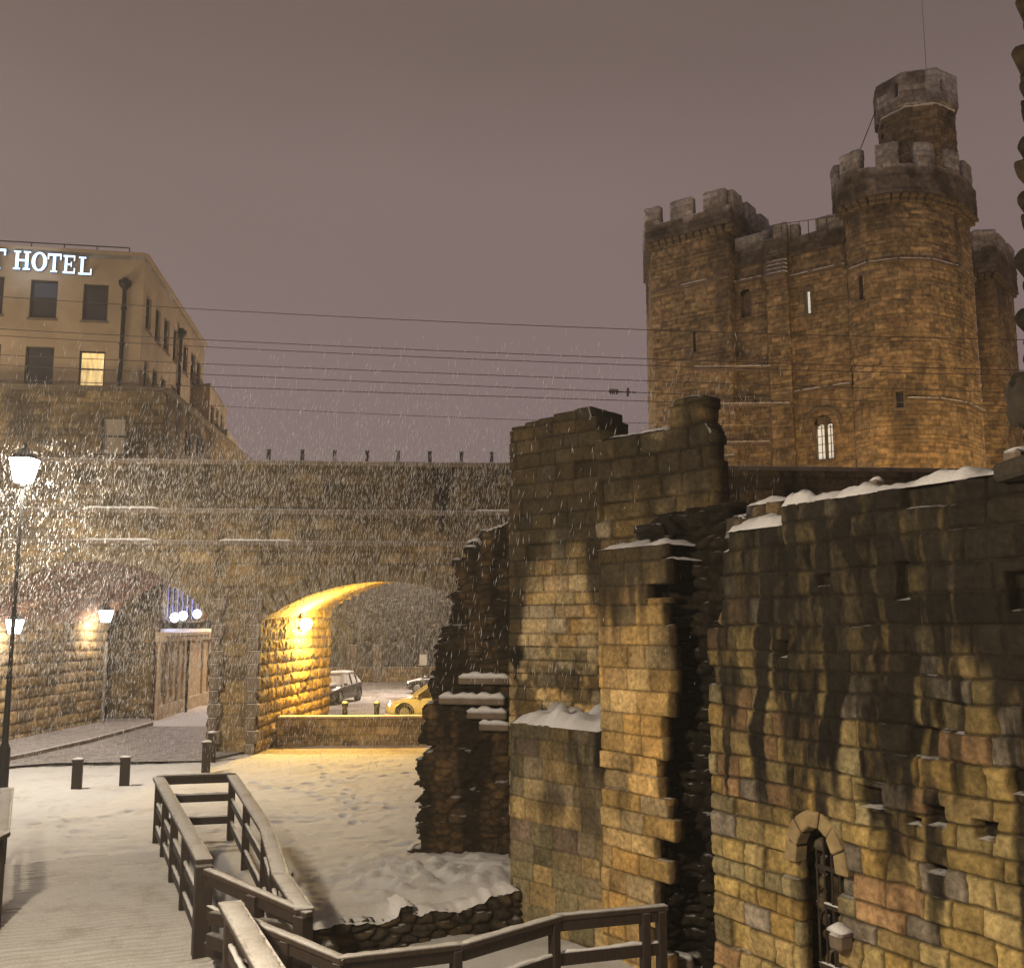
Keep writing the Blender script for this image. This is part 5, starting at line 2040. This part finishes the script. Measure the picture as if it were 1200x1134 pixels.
def car(name, loc, rz, label, paint, lit):
    root = thing(name, loc, label, 'car', rz=rz)
    # stations along x (front = -x): x, half width, z low, z belt, crown
    st = [(-2.12, .50, .34, .56, .02), (-2.05, .70, .26, .64, .03), (-1.85, .82, .22, .70, .05), (-1.4, .87, .20, .80, .06), (-.9, .88, .20, .88, .06), (0, .89, .20, .92, .03),
          (.9, .89, .20, .95, .03), (1.5, .87, .22, .97, .04), (1.9, .82, .28, .95, .04), (2.08, .70, .36, .86, .03), (2.12, .55, .42, .75, .02)]
    N_ = 12
    vs, fs = [], []
    for x, w, zl, zb, cr_ in st:
        ring = [(-w * .9, zl), (-w, zl + .12), (-w * 1.0, (zl + zb) / 2), (-w * .985, zb - .12), (-w * .93, zb - .02), (-w * .5, zb + cr_),
                (w * .5, zb + cr_), (w * .93, zb - .02), (w * .985, zb - .12), (w, (zl + zb) / 2), (w, zl + .12), (w * .9, zl)]
        vs += [(x, y, z) for y, z in ring]
    for i in range(len(st) - 1):
        for k in range(N_):
            fs.append((i * N_ + k, i * N_ + (k + 1) % N_, (i + 1) * N_ + (k + 1) % N_, (i + 1) * N_ + k))
    fs += [tuple(range(N_)), tuple(range((len(st) - 1) * N_ + N_ - 1, (len(st) - 1) * N_ - 1, -1))]
    body = MB().add(vs, fs).build('body', paint, root, smooth=True)
    # cabin: glass with painted pillars and roof
    cs = [(-1.02, .80, .90, 0), (-.35, .66, 1.36, .02), (.2, .64, 1.43, .03), (.95, .64, 1.42, .03), (1.45, .66, 1.32, .02), (1.95, .78, .96, 0)]
    gm, rm = MB(), MB()
    low = [(-1.02, .82, .86), (-.35, .83, .90), (.2, .83, .92), (.95, .83, .94), (1.45, .82, .95), (1.95, .78, .93)]
    vs, fs = [], []
    for (x, w, z, c), (xl, wl_, zl) in zip(cs, low):
        vs += [(xl, -wl_, zl), (x, -w, z), (x, -w * .5, z + c), (x, w * .5, z + c), (x, w, z), (xl, wl_, zl)]
    for i in range(len(cs) - 1):
        for k in range(5):
            fs.append((i * 6 + k, i * 6 + k + 1, (i + 1) * 6 + k + 1, (i + 1) * 6 + k))
    gm.add(vs, fs).build('window', M_GLASS if lit else M_SNOW, root)
    rm_p = [(-.38, .65, 1.375), (.2, .66, 1.455), (.95, .66, 1.445), (1.48, .67, 1.33)]
    for (xa, wa, za), (xb, wb, zb) in zip(rm_p[:-1], rm_p[1:]):
        rm.add([(xa, -wa, za), (xa, wa, za), (xb, wb, zb), (xb, -wb, zb), (xa, -wa, za - .05), (xa, wa, za - .05), (xb, wb, zb - .05), (xb, -wb, zb - .05)],
               [(0, 1, 2, 3), (7, 6, 5, 4), (0, 3, 7, 4), (1, 5, 6, 2), (0, 4, 5, 1), (3, 2, 6, 7)])
    for s in (-1, 1):
        for (a, b) in (((-1.06, .82, .87), (-.36, .66, 1.37)), ((.32, .84, .90), (.36, .66, 1.43)), ((1.10, .84, .92), (1.12, .66, 1.43)), ((2.0, .80, .93), (1.46, .67, 1.33))):
            rm.beam((a[0], a[1] * s, a[2]), (b[0], b[1] * s, b[2]), .06, .08)
    rm.build('roof', paint, root)
    for wx in (-1.35, 1.32):
        for s in (-1, 1):
            w = MB().cyl((wx, s * .70, .32), (wx, s * .905, .32), .325, .325, 22).build('wheel', M_RUBBER, root)
            r_ = MB().cyl((wx, s * .90, .32), (wx, s * .915, .32), .21, .19, 18)
            for k in range(5):
                t = 2 * math.pi * k / 5
                r_.beam((wx, s * .918, .32), (wx + .19 * math.cos(t), s * .918, .32 + .19 * math.sin(t)), .05, .03)
            r_.build('rim', M_RIM, w)
            ar = MB()
            prev = None
            for t in np.linspace(-.15, math.pi + .15, 14):
                q = (wx + .375 * math.cos(t), s * .888, .32 + .375 * math.sin(t))
                if prev:
                    ar.beam(prev, q, .05, .05)
                prev = q
            ar.build('wheel_arch', M_RUBBER, root)
    for s in (-1, 1):
        MB().lathe((0, 0, 0), [(.02, -.02), (.16, 0), (.13, .06), (.02, .09)], 12).build('headlight', M_HEADL if lit else M_RIM, root).matrix_basis = \
            Matrix.Translation((-1.93, s * .56, .60)) @ Matrix.Rotation(-math.pi / 2, 4, 'Y') @ Matrix.Diagonal((.7, 1.2, 1, 1))
        MB().box((2.08, s * .6, .72), (.06, .2, .18)).build('tail_light', M_TAILRED, root, bevel=.02)
        MB().box((-.82, s * .96, .95), (.12, .18, .12)).build('mirror', paint, root, bevel=.03)
    MB().box((-2.10, 0, .34), (.06, 1.0, .14)).build('grille', M_RUBBER, root, bevel=.02)
    if not lit:
        sb_ = MB()
        for (x0, x1, z, w) in ((-.3, 1.42, 1.43, 1.15), (-2.0, -1.05, .86, 1.4)):
            snow_bar(sb_, (x0, 0, z), (x1, 0, z + (.0 if x1 > 0 else .08)), w, .10, 4)
        sb_.build('snow_cover', M_SNOW, root, smooth=True)
    return root


M_TAILRED = plain('tail_lamp', (.25, .01, .01), rough=.3, bump=0)
q = P(511, 838, 43.8)
car('parked_car', (q.x, q.y, -.02), math.radians(6), 'yellow car with pale headlights seen through the lit arch, half hidden by the ragged stub', M_TAXI, True)
q = P(398, 815, 53.0)
car('parked_car', (q.x - .3, q.y, 0), math.radians(78), 'dark parked car covered in snow, beside the jamb of the lit arch', M_CARGREY, False)
q = P(508, 800, 60.0)
car('parked_car', (q.x + .6, q.y, 0), math.radians(-12), 'dark distant car glimpsed above the yellow car', M_CARGREY, True)

gw0, gw1 = plan(380, 72.0, 790), plan(640, 75.0, 790)
bw = thing('boundary_wall', (*gw0, 0), 'far stone boundary wall with a railing and pale gate piers, across the snowy street', 'wall')
acc = Acc()
masonry(acc, [gw0, gw1], -.1, 1.0, .09, 630, pal=VIAT * 1.2, ch=(.25, .35), bl=(.5, .9), relief=.02, thick=.4)
acc.build('wall', M_VIA, bw)
mb = MB()
for px in (412, 443, 541):
    q = P(px, 770, 72.6)
    mb = MB().box((q.x, q.y - .2, 1.2), (.6, .6, 2.5)).box((q.x, q.y - .2, 2.5), (.75, .75, .16))
    mb.build('gate_pier', M_SANDDARK, bw, bevel=.03)
mb = MB()
a, b = P(446, 757, 72.8), P(560, 757, 74.2)
for zz in (1.3, 2.5):
    mb.beam((a.x, a.y, zz), (b.x, b.y, zz), .06, .07)
for k in range(46):
    p_ = a.lerp(b, k / 45)
    mb.cyl((p_.x, p_.y, 1.0), (p_.x, p_.y, 2.55), .022, n=5)
mb.build('railing', M_IRON, bw)
q = P(496, 773, 71.6)
sg = thing('notice_board', (q.x, q.y, 0), 'small blank white notice on the far boundary railing', 'notice')
MB().box((0, 0, q.z), (.55, .04, .75)).build('panel', plain('white_board', (.6, .58, .52), bump=0), sg, bevel=.01)
MB().box((0, .05, q.z / 2), (.07, .05, q.z)).build('post', M_IRON, sg)

fb0, fb1 = plan(372, 95, 700), plan(700, 99, 700)
tb = thing('terrace_building', (*fb0, 0), 'pale hazy building with dark windows behind the trees beyond the lit arch', 'building')
rs = []
for i in range(9):
    for j in range(4):
        rs.append((1.2 + i * 2.9, 2.3 + i * 2.9, 1.6 + j * 3.1, 3.5 + j * 3.1, 0))
M_FARWALL = plain('far_render', (.26, .22, .18), rough=.9, var=.25, scale=.6)
d_, n_, pt_ = wall_open('wall', fb0, fb1, 0, 14, rs, M_FARWALL, tb, .25)
for r in rs[:24]:
    sash(pt_, r, tb, M_GLASS, 1, .15, .08)
MB().prism([fb0, fb1, (fb1[0], fb1[1] + 9), (fb0[0], fb0[1] + 9)], 14, 14.3).build('roof', M_SNOW, tb)


def tree(loc, h, seed, lab):
    t = thing('bare_tree', loc, lab, 'tree', 'winter trees beyond the arch')
    rnd = random.Random(seed)
    tr_, cr_ = MB(), MB()
    V, Q = [], []

    def grow(p, d, L, r, k):
        q = p + d * L
        (tr_ if k < 2 else cr_).cyl(p, q, r, r * .65, 6 if k < 2 else 4, caps=False)
        if k >= 4:
            return
        for _ in range(3 if k else 4):
            e_ = Vector((rnd.gauss(0, 1), rnd.gauss(0, 1), rnd.gauss(.35, .6))).normalized()
            grow(p.lerp(q, rnd.uniform(.55, 1)), (d * .55 + e_ * .65).normalized(), L * rnd.uniform(.55, .78), r * .55, k + 1)
    grow(Vector((0, 0, 0)), Vector((rnd.gauss(0, .05), rnd.gauss(0, .05), 1)).normalized(), h * .34, h * .022, 0)
    for i in range(900):
        a = rnd.choice(cr_.v)
        c = Vector(a) + Vector((rnd.gauss(0, .25), rnd.gauss(0, .25), rnd.gauss(0, .25)))
        u_, v_ = Vector((rnd.gauss(0, 1), rnd.gauss(0, 1), rnd.gauss(0, 1))).normalized() * .14, Vector((rnd.gauss(0, 1), rnd.gauss(0, 1), rnd.gauss(0, 1))).normalized() * .12
        cr_.add([c - u_ - v_, c + u_ - v_, c + u_ + v_, c - u_ + v_], [(0, 1, 2, 3)])
    tr_.build('trunk', M_BARK, t)
    me = bpy.data.meshes.new('crown')
    me.from_pydata(cr_.v, [], cr_.f)
    me.materials.append(M_LEAF)
    link(bpy.data.objects.new('crown', me), t)


for px, Y, h, sd, lab in ((412, 78, 8.5, 1, 'snow dusted tree beyond the lit arch, behind the left gate pier'), (452, 82, 10, 2, 'tallest snow dusted tree, in the middle of the lit arch opening'),
                          (487, 79, 8.5, 3, 'snow dusted tree behind the far railing, left of the white notice'), (524, 83, 10.5, 4, 'snow dusted tree at the right of the lit arch, above the ragged stub')):
    q = P(px, 780, Y)
    tree((q.x, q.y, 0), h, sd, lab)

# ------------------------------------------------------------------ lamps
def lantern(parent, zc, mat, s=1.0):
    """four sided tapering street lantern hung at the local origin, glass centre at zc"""
    w0, w1, h = .13 * s, .215 * s, .46 * s
    vs = [(x * w0, y * w0, zc - h / 2) for x, y in ((-1, -1), (1, -1), (1, 1), (-1, 1))] + [(x * w1, y * w1, zc + h / 2) for x, y in ((-1, -1), (1, -1), (1, 1), (-1, 1))]
    g_ = MB().add(vs, [(0, 1, 5, 4), (1, 2, 6, 5), (2, 3, 7, 6), (3, 0, 4, 7), (3, 2, 1, 0), (4, 5, 6, 7)]).build('lantern', mat, parent)
    fr_ = MB()
    for k in range(4):
        fr_.beam(vs[k], vs[k + 4], .022 * s, .022 * s)
        fr_.beam(vs[k], vs[(k + 1) % 4], .022 * s, .022 * s)
        fr_.beam(vs[k + 4], vs[4 + (k + 1) % 4], .03 * s, .03 * s)
    fr_.lathe((0, 0, zc + h / 2 + .01), [(.24 * s, 0), (.20 * s, .06 * s), (.10 * s, .15 * s), (.06 * s, .2 * s), (.03 * s, .3 * s)], 8)
    fr_.build('lantern_frame', M_IRON, g_)
    return g_


q = P(28, 551, 24.0)
base = P(4, 921, 24.0)
sl = thing('street_lamp', (q.x, q.y, 0), 'tall black street lamp with a glaring white lantern at the left of the plaza', 'street lamp')
zq = q.z
pl = MB()
pl.lathe((0, 0, 0), [(.16, 0), (.16, .12), (.13, .16), (.13, 1.0), (.10, 1.08), (.075, 1.15), (.06, 2.6), (.075, 2.66), (.05, 2.72), (.038, zq - .45), (.06, zq - .36), (.09, zq - .26)], 14)
pl.build('post', M_IRON, sl, smooth=False)
lantern(sl, zq, M_WHITE_G, 1.25)
light('street_light', 'POINT', (q.x, q.y, zq), LAMPS['street'], (1.0, .86, .66), sl, .45).location = (0, 0, zq - .42)


def wall_lamp(px, py, Y, lab, mat, power, col):
    q = P(px, py, Y)
    t = thing('wall_lamp', (q.x, q.y, q.z), lab, 'wall lamp', 'wall lamps under the left arch')
    lantern(t, 0, mat, 1.0)
    MB().tube([(0, 0, .30), (-.1, 0, .38), (-.35, 0, .36), (-.62, 0, .30)], .022, 8).box((-.62, 0, .28), (.04, .14, .3)).build('bracket', M_IRON, t)
    l = light('lamp_light', 'POINT', (0, 0, 0), power, col, t, .12)
    l.location = (.02, 0, -.32)


ja = vxy(ARCHES[1][0], 8.0)
jx = lambda Y: ARCH1X + (Y - ja[1]) * SKEW[0]
ARCH1X = ja[0]
for px, py, lab in ((124, 722, 'white wall lamp near the far end of the rusticated wall under the left arch'), (17, 734, 'white wall lamp partly behind the tall lamp post, under the left arch')):
    # where the ray meets a plane .6 m off the jamb
    d = ray(px, py)
    p0 = np.array((ARCH1X + .68, ja[1]))
    p1 = p0 + SKEW
    nx, ny = SKEW[1], -SKEW[0]
    t_ = (p0[0] * nx + p0[1] * ny) / (d[0] * nx + d[1] * ny)
    wall_lamp(px, py, d[1] * t_, lab, M_BLUE_G, LAMPS['wall'], (1.0, .86, .72))

# sodium lamp on the jamb of the lit arch
d = ray(358, 731)
p0 = np.array(vxy(ARCHES[0][0], 2.0)) + np.array((.22, 0))
nx, ny = SKEW[1], -SKEW[0]
t_ = (p0[0] * nx + p0[1] * ny) / (d[0] * nx + d[1] * ny)
q = Vector((d[0] * t_, d[1] * t_, CAMZ + d[2] * t_))
al = thing('arch_lamp', q, 'glaring orange bulkhead lamp on the inner wall of the lit arch', 'wall lamp')
MB().lathe((0, 0, 0), [(.03, -.24), (.17, -.18), (.23, 0), (.17, .18), (.03, .24)], 14).build('globe', M_SODIUM, al, smooth=True)
MB().box((-.17, 0, 0), (.14, .22, .34)).box((-.06, 0, .22), (.30, .26, .04)).build('bracket', M_IRON, al, bevel=.01)
light('arch_light', 'POINT', (0, 0, 0), LAMPS['sodium'], (1.0, .61, .11), al, .12).location = (.35, 0, -.05)

# unseen lights outside the view: a near street lamp and bare lights without fittings
ns_ = thing('street_lamp', (-4.5, 3.9, 0), 'black street lamp beside the near end of the walkway, outside the photograph', 'street lamp')
MB().lathe((0, 0, 0), [(.16, 0), (.16, .12), (.13, .16), (.13, 1.0), (.10, 1.08), (.06, 2.6), (.04, 6.4), (.08, 6.6)], 14).build('post', M_IRON, ns_)
lantern(ns_, 6.85, M_WHITE_G, 1.25)
light('street_light', 'POINT', (0, 0, 0), LAMPS['near'], (1.0, .82, .57), ns_, .25).location = (0, 0, 6.42)
light('hotel_fill_spot', 'SPOT', (-24, 35.5, zT - .9), LAMPS['hotel'], (1.0, .80, .55), None, 2.2, aim=(hC[0] - 3, hC[1], 18), spot=110)  # added unseen spot standing in for the street lights below
light('far_street_light', 'POINT', (-13.4, 52, 6.5), LAMPS['far'] * .16, (1.0, .66, .34), None, .3)
light('road_light', 'POINT', (-6.0, 58, 7.5), LAMPS['far'] * .75, (1.0, .80, .62), None, .3)
for fx, fy, az, pw_ in ((8.5, 35.0, (10, 49.5, 17), 1.0), (15.0, 35.4, (15.5, 46, 17), .8), (23.5, 36.2, (20, 45, 17), 1.0), (30, 44, (24, 52, 15), 1.5)):
    light('keep_floodlight', 'SPOT', (fx, fy, zT - .75), LAMPS['flood'] * pw_, (1.0, .64, .26), None, .3, aim=az, spot=120)
for fx in (12, 18):
    light('keep_floodlight', 'SPOT', (fx, 40.6, zT - .75), 260, (1.0, .50, .12), None, .3, aim=(fx + .5, 46, 12), spot=140)

# ------------------------------------------------------------------ drainpipe at the end of the left arch wall
q0 = vxy(ARCHES[1][0], VDEP - .35)
dp = thing('drainpipe', (q0[0] + .16, q0[1], 0), 'pale drainpipe at the far end of the rusticated wall under the left arch', 'pipe')
MB().cyl((0, 0, 0), (0, 0, 3.2), .065, n=10).cyl((0, 0, 1.5), (0, 0, 1.6), .09, n=10).cyl((0, 0, 2.9), (0, 0, 3.0), .09, n=10).build('pipe', plain('grey_pipe', (.22, .19, .16), bump=0), dp)

# ------------------------------------------------------------------ bollards on the plaza
for px, pyb, h, lab in ((89.5, 924, .72, 'square dark bollard nearest the tall street lamp'), (145.5, 921, .72, 'square dark bollard midway between lamp and railing'),
                        (241, 905, .82, 'dark snow topped bollard just behind the far corner of the railing'), (247.5, 893, .85, 'dark bollard beside the viaduct pier, the farther of the pair')):
    q = G(px, pyb)
    t = thing('bollard', (q.x, q.y, 0), lab, 'bollard', 'square bollards on the plaza', rz=.25)
    MB().box((0, 0, h / 2 - .1), (.22, .22, h + .1)).build('post', M_WOOD, t, bevel=.012)
    MB().box((0, 0, h - .045), (.25, .25, .05)).build('cap', M_WOODTOP, t, bevel=.012)
    ms = MB()
    snow_bar(ms, (-.12, 0, h - .025), (.12, 0, h - .025), .22, .045 if px > 200 else .02, int(px))
    ms.build('snow_cap', M_SNOW, t, smooth=True)

# ------------------------------------------------------------------ timber railings
def railing(label, tops, drops, posts, rails=(.36, .72), hw=.19, ht=.055, pw=.11, nose=0.05, group='timber railings round the walkway'):
    """tops: handrail points; drops: post length at each post; posts: (segment, t, drop)"""
    tops = [Vector(p) for p in tops]
    t = thing('timber_railing', tops[0] - Vector((0, 0, 1.0)), label, 'railing', group)
    for i, (a, b) in enumerate(zip(tops[:-1], tops[1:])):
        d = (b - a).normalized()
        o = MB().beam(a - d * nose, b + d * nose, hw, ht, dz=.0 + .004 * (i % 2)).build('handrail', M_WOODTOP, t, bevel=.008)
        ms = MB()
        snow_bar(ms, a + Vector((0, 0, ht / 2 - .004)), b + Vector((0, 0, ht / 2 - .004)), hw * .8, .016, i + int(a.x * 10))
        ms.build('snow_cap', M_PATH, o, smooth=True)
        sd = Vector((-d.y, d.x, 0)).normalized()
        for r in rails:
            o = MB().beam(a - Vector((0, 0, r)), b - Vector((0, 0, r)), .045, .13).build('rail', M_WOOD, t, bevel=.006)
            ms = MB()
            snow_bar(ms, a - Vector((0, 0, r - .062)), b - Vector((0, 0, r - .062)), .05, .03, i + int(r * 10))
            ms.build('snow_cap', M_SNOW, o, smooth=True)
        MB().beam(a - Vector((0, 0, ht / 2 + .055)), b - Vector((0, 0, ht / 2 + .055)), .06, .11).build('rail', M_WOOD, t, bevel=.006)
    for k, f, dr in posts:
        a, b = tops[k], tops[k + 1]
        q = a.lerp(b, f) - Vector((0, 0, ht / 2))
        ang = math.atan2((b - a).y, (b - a).x)
        MB().box((q.x, q.y, q.z - dr / 2), (pw, pw, dr), rz=ang).build('post', M_WOOD, t, bevel=.008)
    return t


zr = 1.1
R1a, R1b = G(186, 912, zr), G(239, 1008, zr)
R2b = G(272, 909, zr)
R3b, R3c, R3d = G(313, 972, zr), P(329, 1026, 11.9), P(356, 1066, 10.65)
railing('snowy timber railing along the right edge of the plank walkway, five posts', [R1a, R1b], None,
        [(0, .0, 1.15), (0, .235, 1.15), (0, .47, 1.15), (0, .71, 1.15), (0, .985, 1.15)], hw=.20, rails=(.5, .88))
big = bpy.data.objects['timber_railing']
railing('short far cross rail of the timber enclosure, facing the viaduct', [R1a + Vector((0, .06, .02)), R2b + Vector((0, .06, .02))], None, [(0, .985, 1.15)], rails=(.40, .80), hw=.16)
railing('bent snow white handrail sloping down to the right of the enclosure', [R2b, R3b, R3c, R3d], None,
        [(0, .02, 1.2), (0, .5, 1.4), (0, .97, 1.5), (1, .6, 1.5), (2, .35, 1.5), (2, .96, 1.5)], hw=.20, rails=(.45, .85))
railing('narrow sloping cross rail from the big end post to the bent handrail', [P(245, 1021, 11.6), P(359, 1070, 10.6)], None, [(0, .5, 1.5), (0, .97, 1.3)], rails=(.42, .8), hw=.10, pw=.15)
railing('broad snow covered handrail in the near bottom foreground, running out of view', [P(270, 1060, 9.85), P(330, 1160, 7.4), P(380, 1300, 5.4)], None,
        [(0, .02, 1.2), (0, .6, 1.2), (1, .3, 1.2)], hw=.22, rails=(.4, .8))
L0, L1, L2, L3, L4 = P(286, 1077, 9.95), P(400, 1124, 9.50), P(541, 1104, 10.24), P(657, 1074, 11.15), P(776, 1063, 11.6)
railing('low dark railing crossing the bottom of the view to the near wall', [L0, L1, L2 - Vector((0, 0, .03)), L3, L4], None,
        [(0, .45, 1.2), (0, .98, 1.1), (1, .95, 1.05), (2, .93, 1.05), (3, .82, 1.05), (3, .985, 1.05)], hw=.11, rails=(.42, .82), pw=.10)
railing('timber railing on the left edge of the walkway, cut off by the left border', [P(8, 925, 16.7), P(1, 978, 13.2), P(-170, 1060, 10.0)], None,
        [(0, .0, 1.15), (1, 0, 1.15), (1, .5, 1.15)], hw=.2, rails=(.55,))
# thick end post of the big railing
bp_ = R1b
o = MB().box((bp_.x + .02, bp_.y - .06, bp_.z - .62), (.19, .19, 1.18), rz=-1.15).build('post', M_WOOD, None, bevel=.01)
o.parent = big
o.matrix_parent_inverse = big.matrix_basis.inverted()

# timber beams under the walkway, down in the fenced hole
tk = thing('timber_prop', G(300, 1100, -.5), 'dark crossed timber beams propping the walkway inside the fenced hole', 'beams')
mb = MB()
for (a, b) in ((P(247, 1075, 11.4), P(350, 1090, 10.8)), (P(245, 1100, 11.3), P(335, 1130, 10.4))):
    mb.beam(a, b, .09, .14)
mb.build('beam', M_WOOD, tk, bevel=.01)
MB().beam(P(322, 1062, 11.0), P(345, 1095, 10.75), .06, .1).build('brace', M_WOOD, tk, bevel=.01)

# ------------------------------------------------------------------ falling snow
rng = np.random.default_rng(12)
NF = 85000
pos = np.stack([rng.uniform(-19, 4.5, NF), 14.5 + 16.2 * rng.random(NF) ** .7, rng.uniform(.1, 8.4, NF)], -1)
more = np.stack([rng.uniform(-16, 12, 6000), rng.uniform(12, 31, 6000), rng.uniform(.1, 5.6, 6000)], -1)
far_ = np.stack([rng.uniform(-17, 1, 5000), rng.uniform(42, 76, 5000), rng.uniform(.1, 9, 5000)], -1)
pos = np.concatenate([pos, more])
ok = (pos[:, 2] > np.where(pos[:, 1] < 26.5, 2.8, .1))
ok &= pos[:, 1] < 30.6 + .07 * (pos[:, 0] + 14)
pos, ok = np.concatenate([pos, far_]), np.concatenate([ok, np.ones(len(far_), bool)])
ok &= np.hypot(pos[:, 0] / pos[:, 1] + .487, (pos[:, 2] - CAMZ) / pos[:, 1] - .155) > .012
# nothing inside or in front of the near wall block of masonry
ok &= ~((pos[:, 0] > 2.0) & (pos[:, 1] < 13) & (pos[:, 2] < 5.3) & ((pos[:, 0] - pF0[0]) * nF[0] + (pos[:, 1] - pF0[1]) * nF[1] < .05))
pos = pos[ok]
n = len(pos)
near_ = pos[:, 1] < 14.5
Ln = rng.uniform(.025, .105, n)
Wd = .0020 + (.0034 * rng.random(n) ** 2.4)
Wd, Ln = np.where(near_, .0028, Wd), np.where(near_, Ln * .35, Ln)
ax = np.stack([rng.normal(.14, .16, n), rng.normal(0, .14, n), np.ones(n)], -1)
ax /= np.linalg.norm(ax, axis=1)[:, None]
sx = np.cross(ax, np.array((0, 1, 0)))
sx /= np.linalg.norm(sx, axis=1)[:, None]
sy = np.cross(ax, sx)
V = np.stack([pos + ax * Ln[:, None], pos + sx * Wd[:, None], pos + sy * Wd[:, None], pos - sx * Wd[:, None], pos - sy * Wd[:, None], pos - ax * Ln[:, None]], 1).reshape(-1, 3)
t = np.array([(0, 1, 2), (0, 2, 3), (0, 3, 4), (0, 4, 1), (5, 2, 1), (5, 3, 2), (5, 4, 3), (5, 1, 4)])
T = (np.arange(n)[:, None, None] * 6 + t[None]).reshape(-1, 3)
fs_ = np_mesh('falling_snow', V, T, M_FLAKE, None, None, True)
tag(fs_, 'pale snowflakes drifting down through the night air', 'snow', kind='stuff')

# ------------------------------------------------------------------ snowy air
hz = MB().box((0, 190, 24), (760, 420, 52.2)).build('haze', M_SNOW)
m = bpy.data.materials.new('snowy_air')
m.use_nodes = True
nt = m.node_tree
nt.nodes.remove(nt.nodes['Principled BSDF'])
pv = nt.nodes.new('ShaderNodeVolumePrincipled')
pv.inputs['Color'].default_value = (.9, .88, .86, 1)
pv.inputs['Density'].default_value = .0014
pv.inputs['Anisotropy'].default_value = .35
nt.links.new(pv.outputs[0], nt.nodes['Material Output'].inputs['Volume'])
hz.data.materials[0] = m
tag(hz, kind='stuff')
SC.cycles.volume_bounces = 0
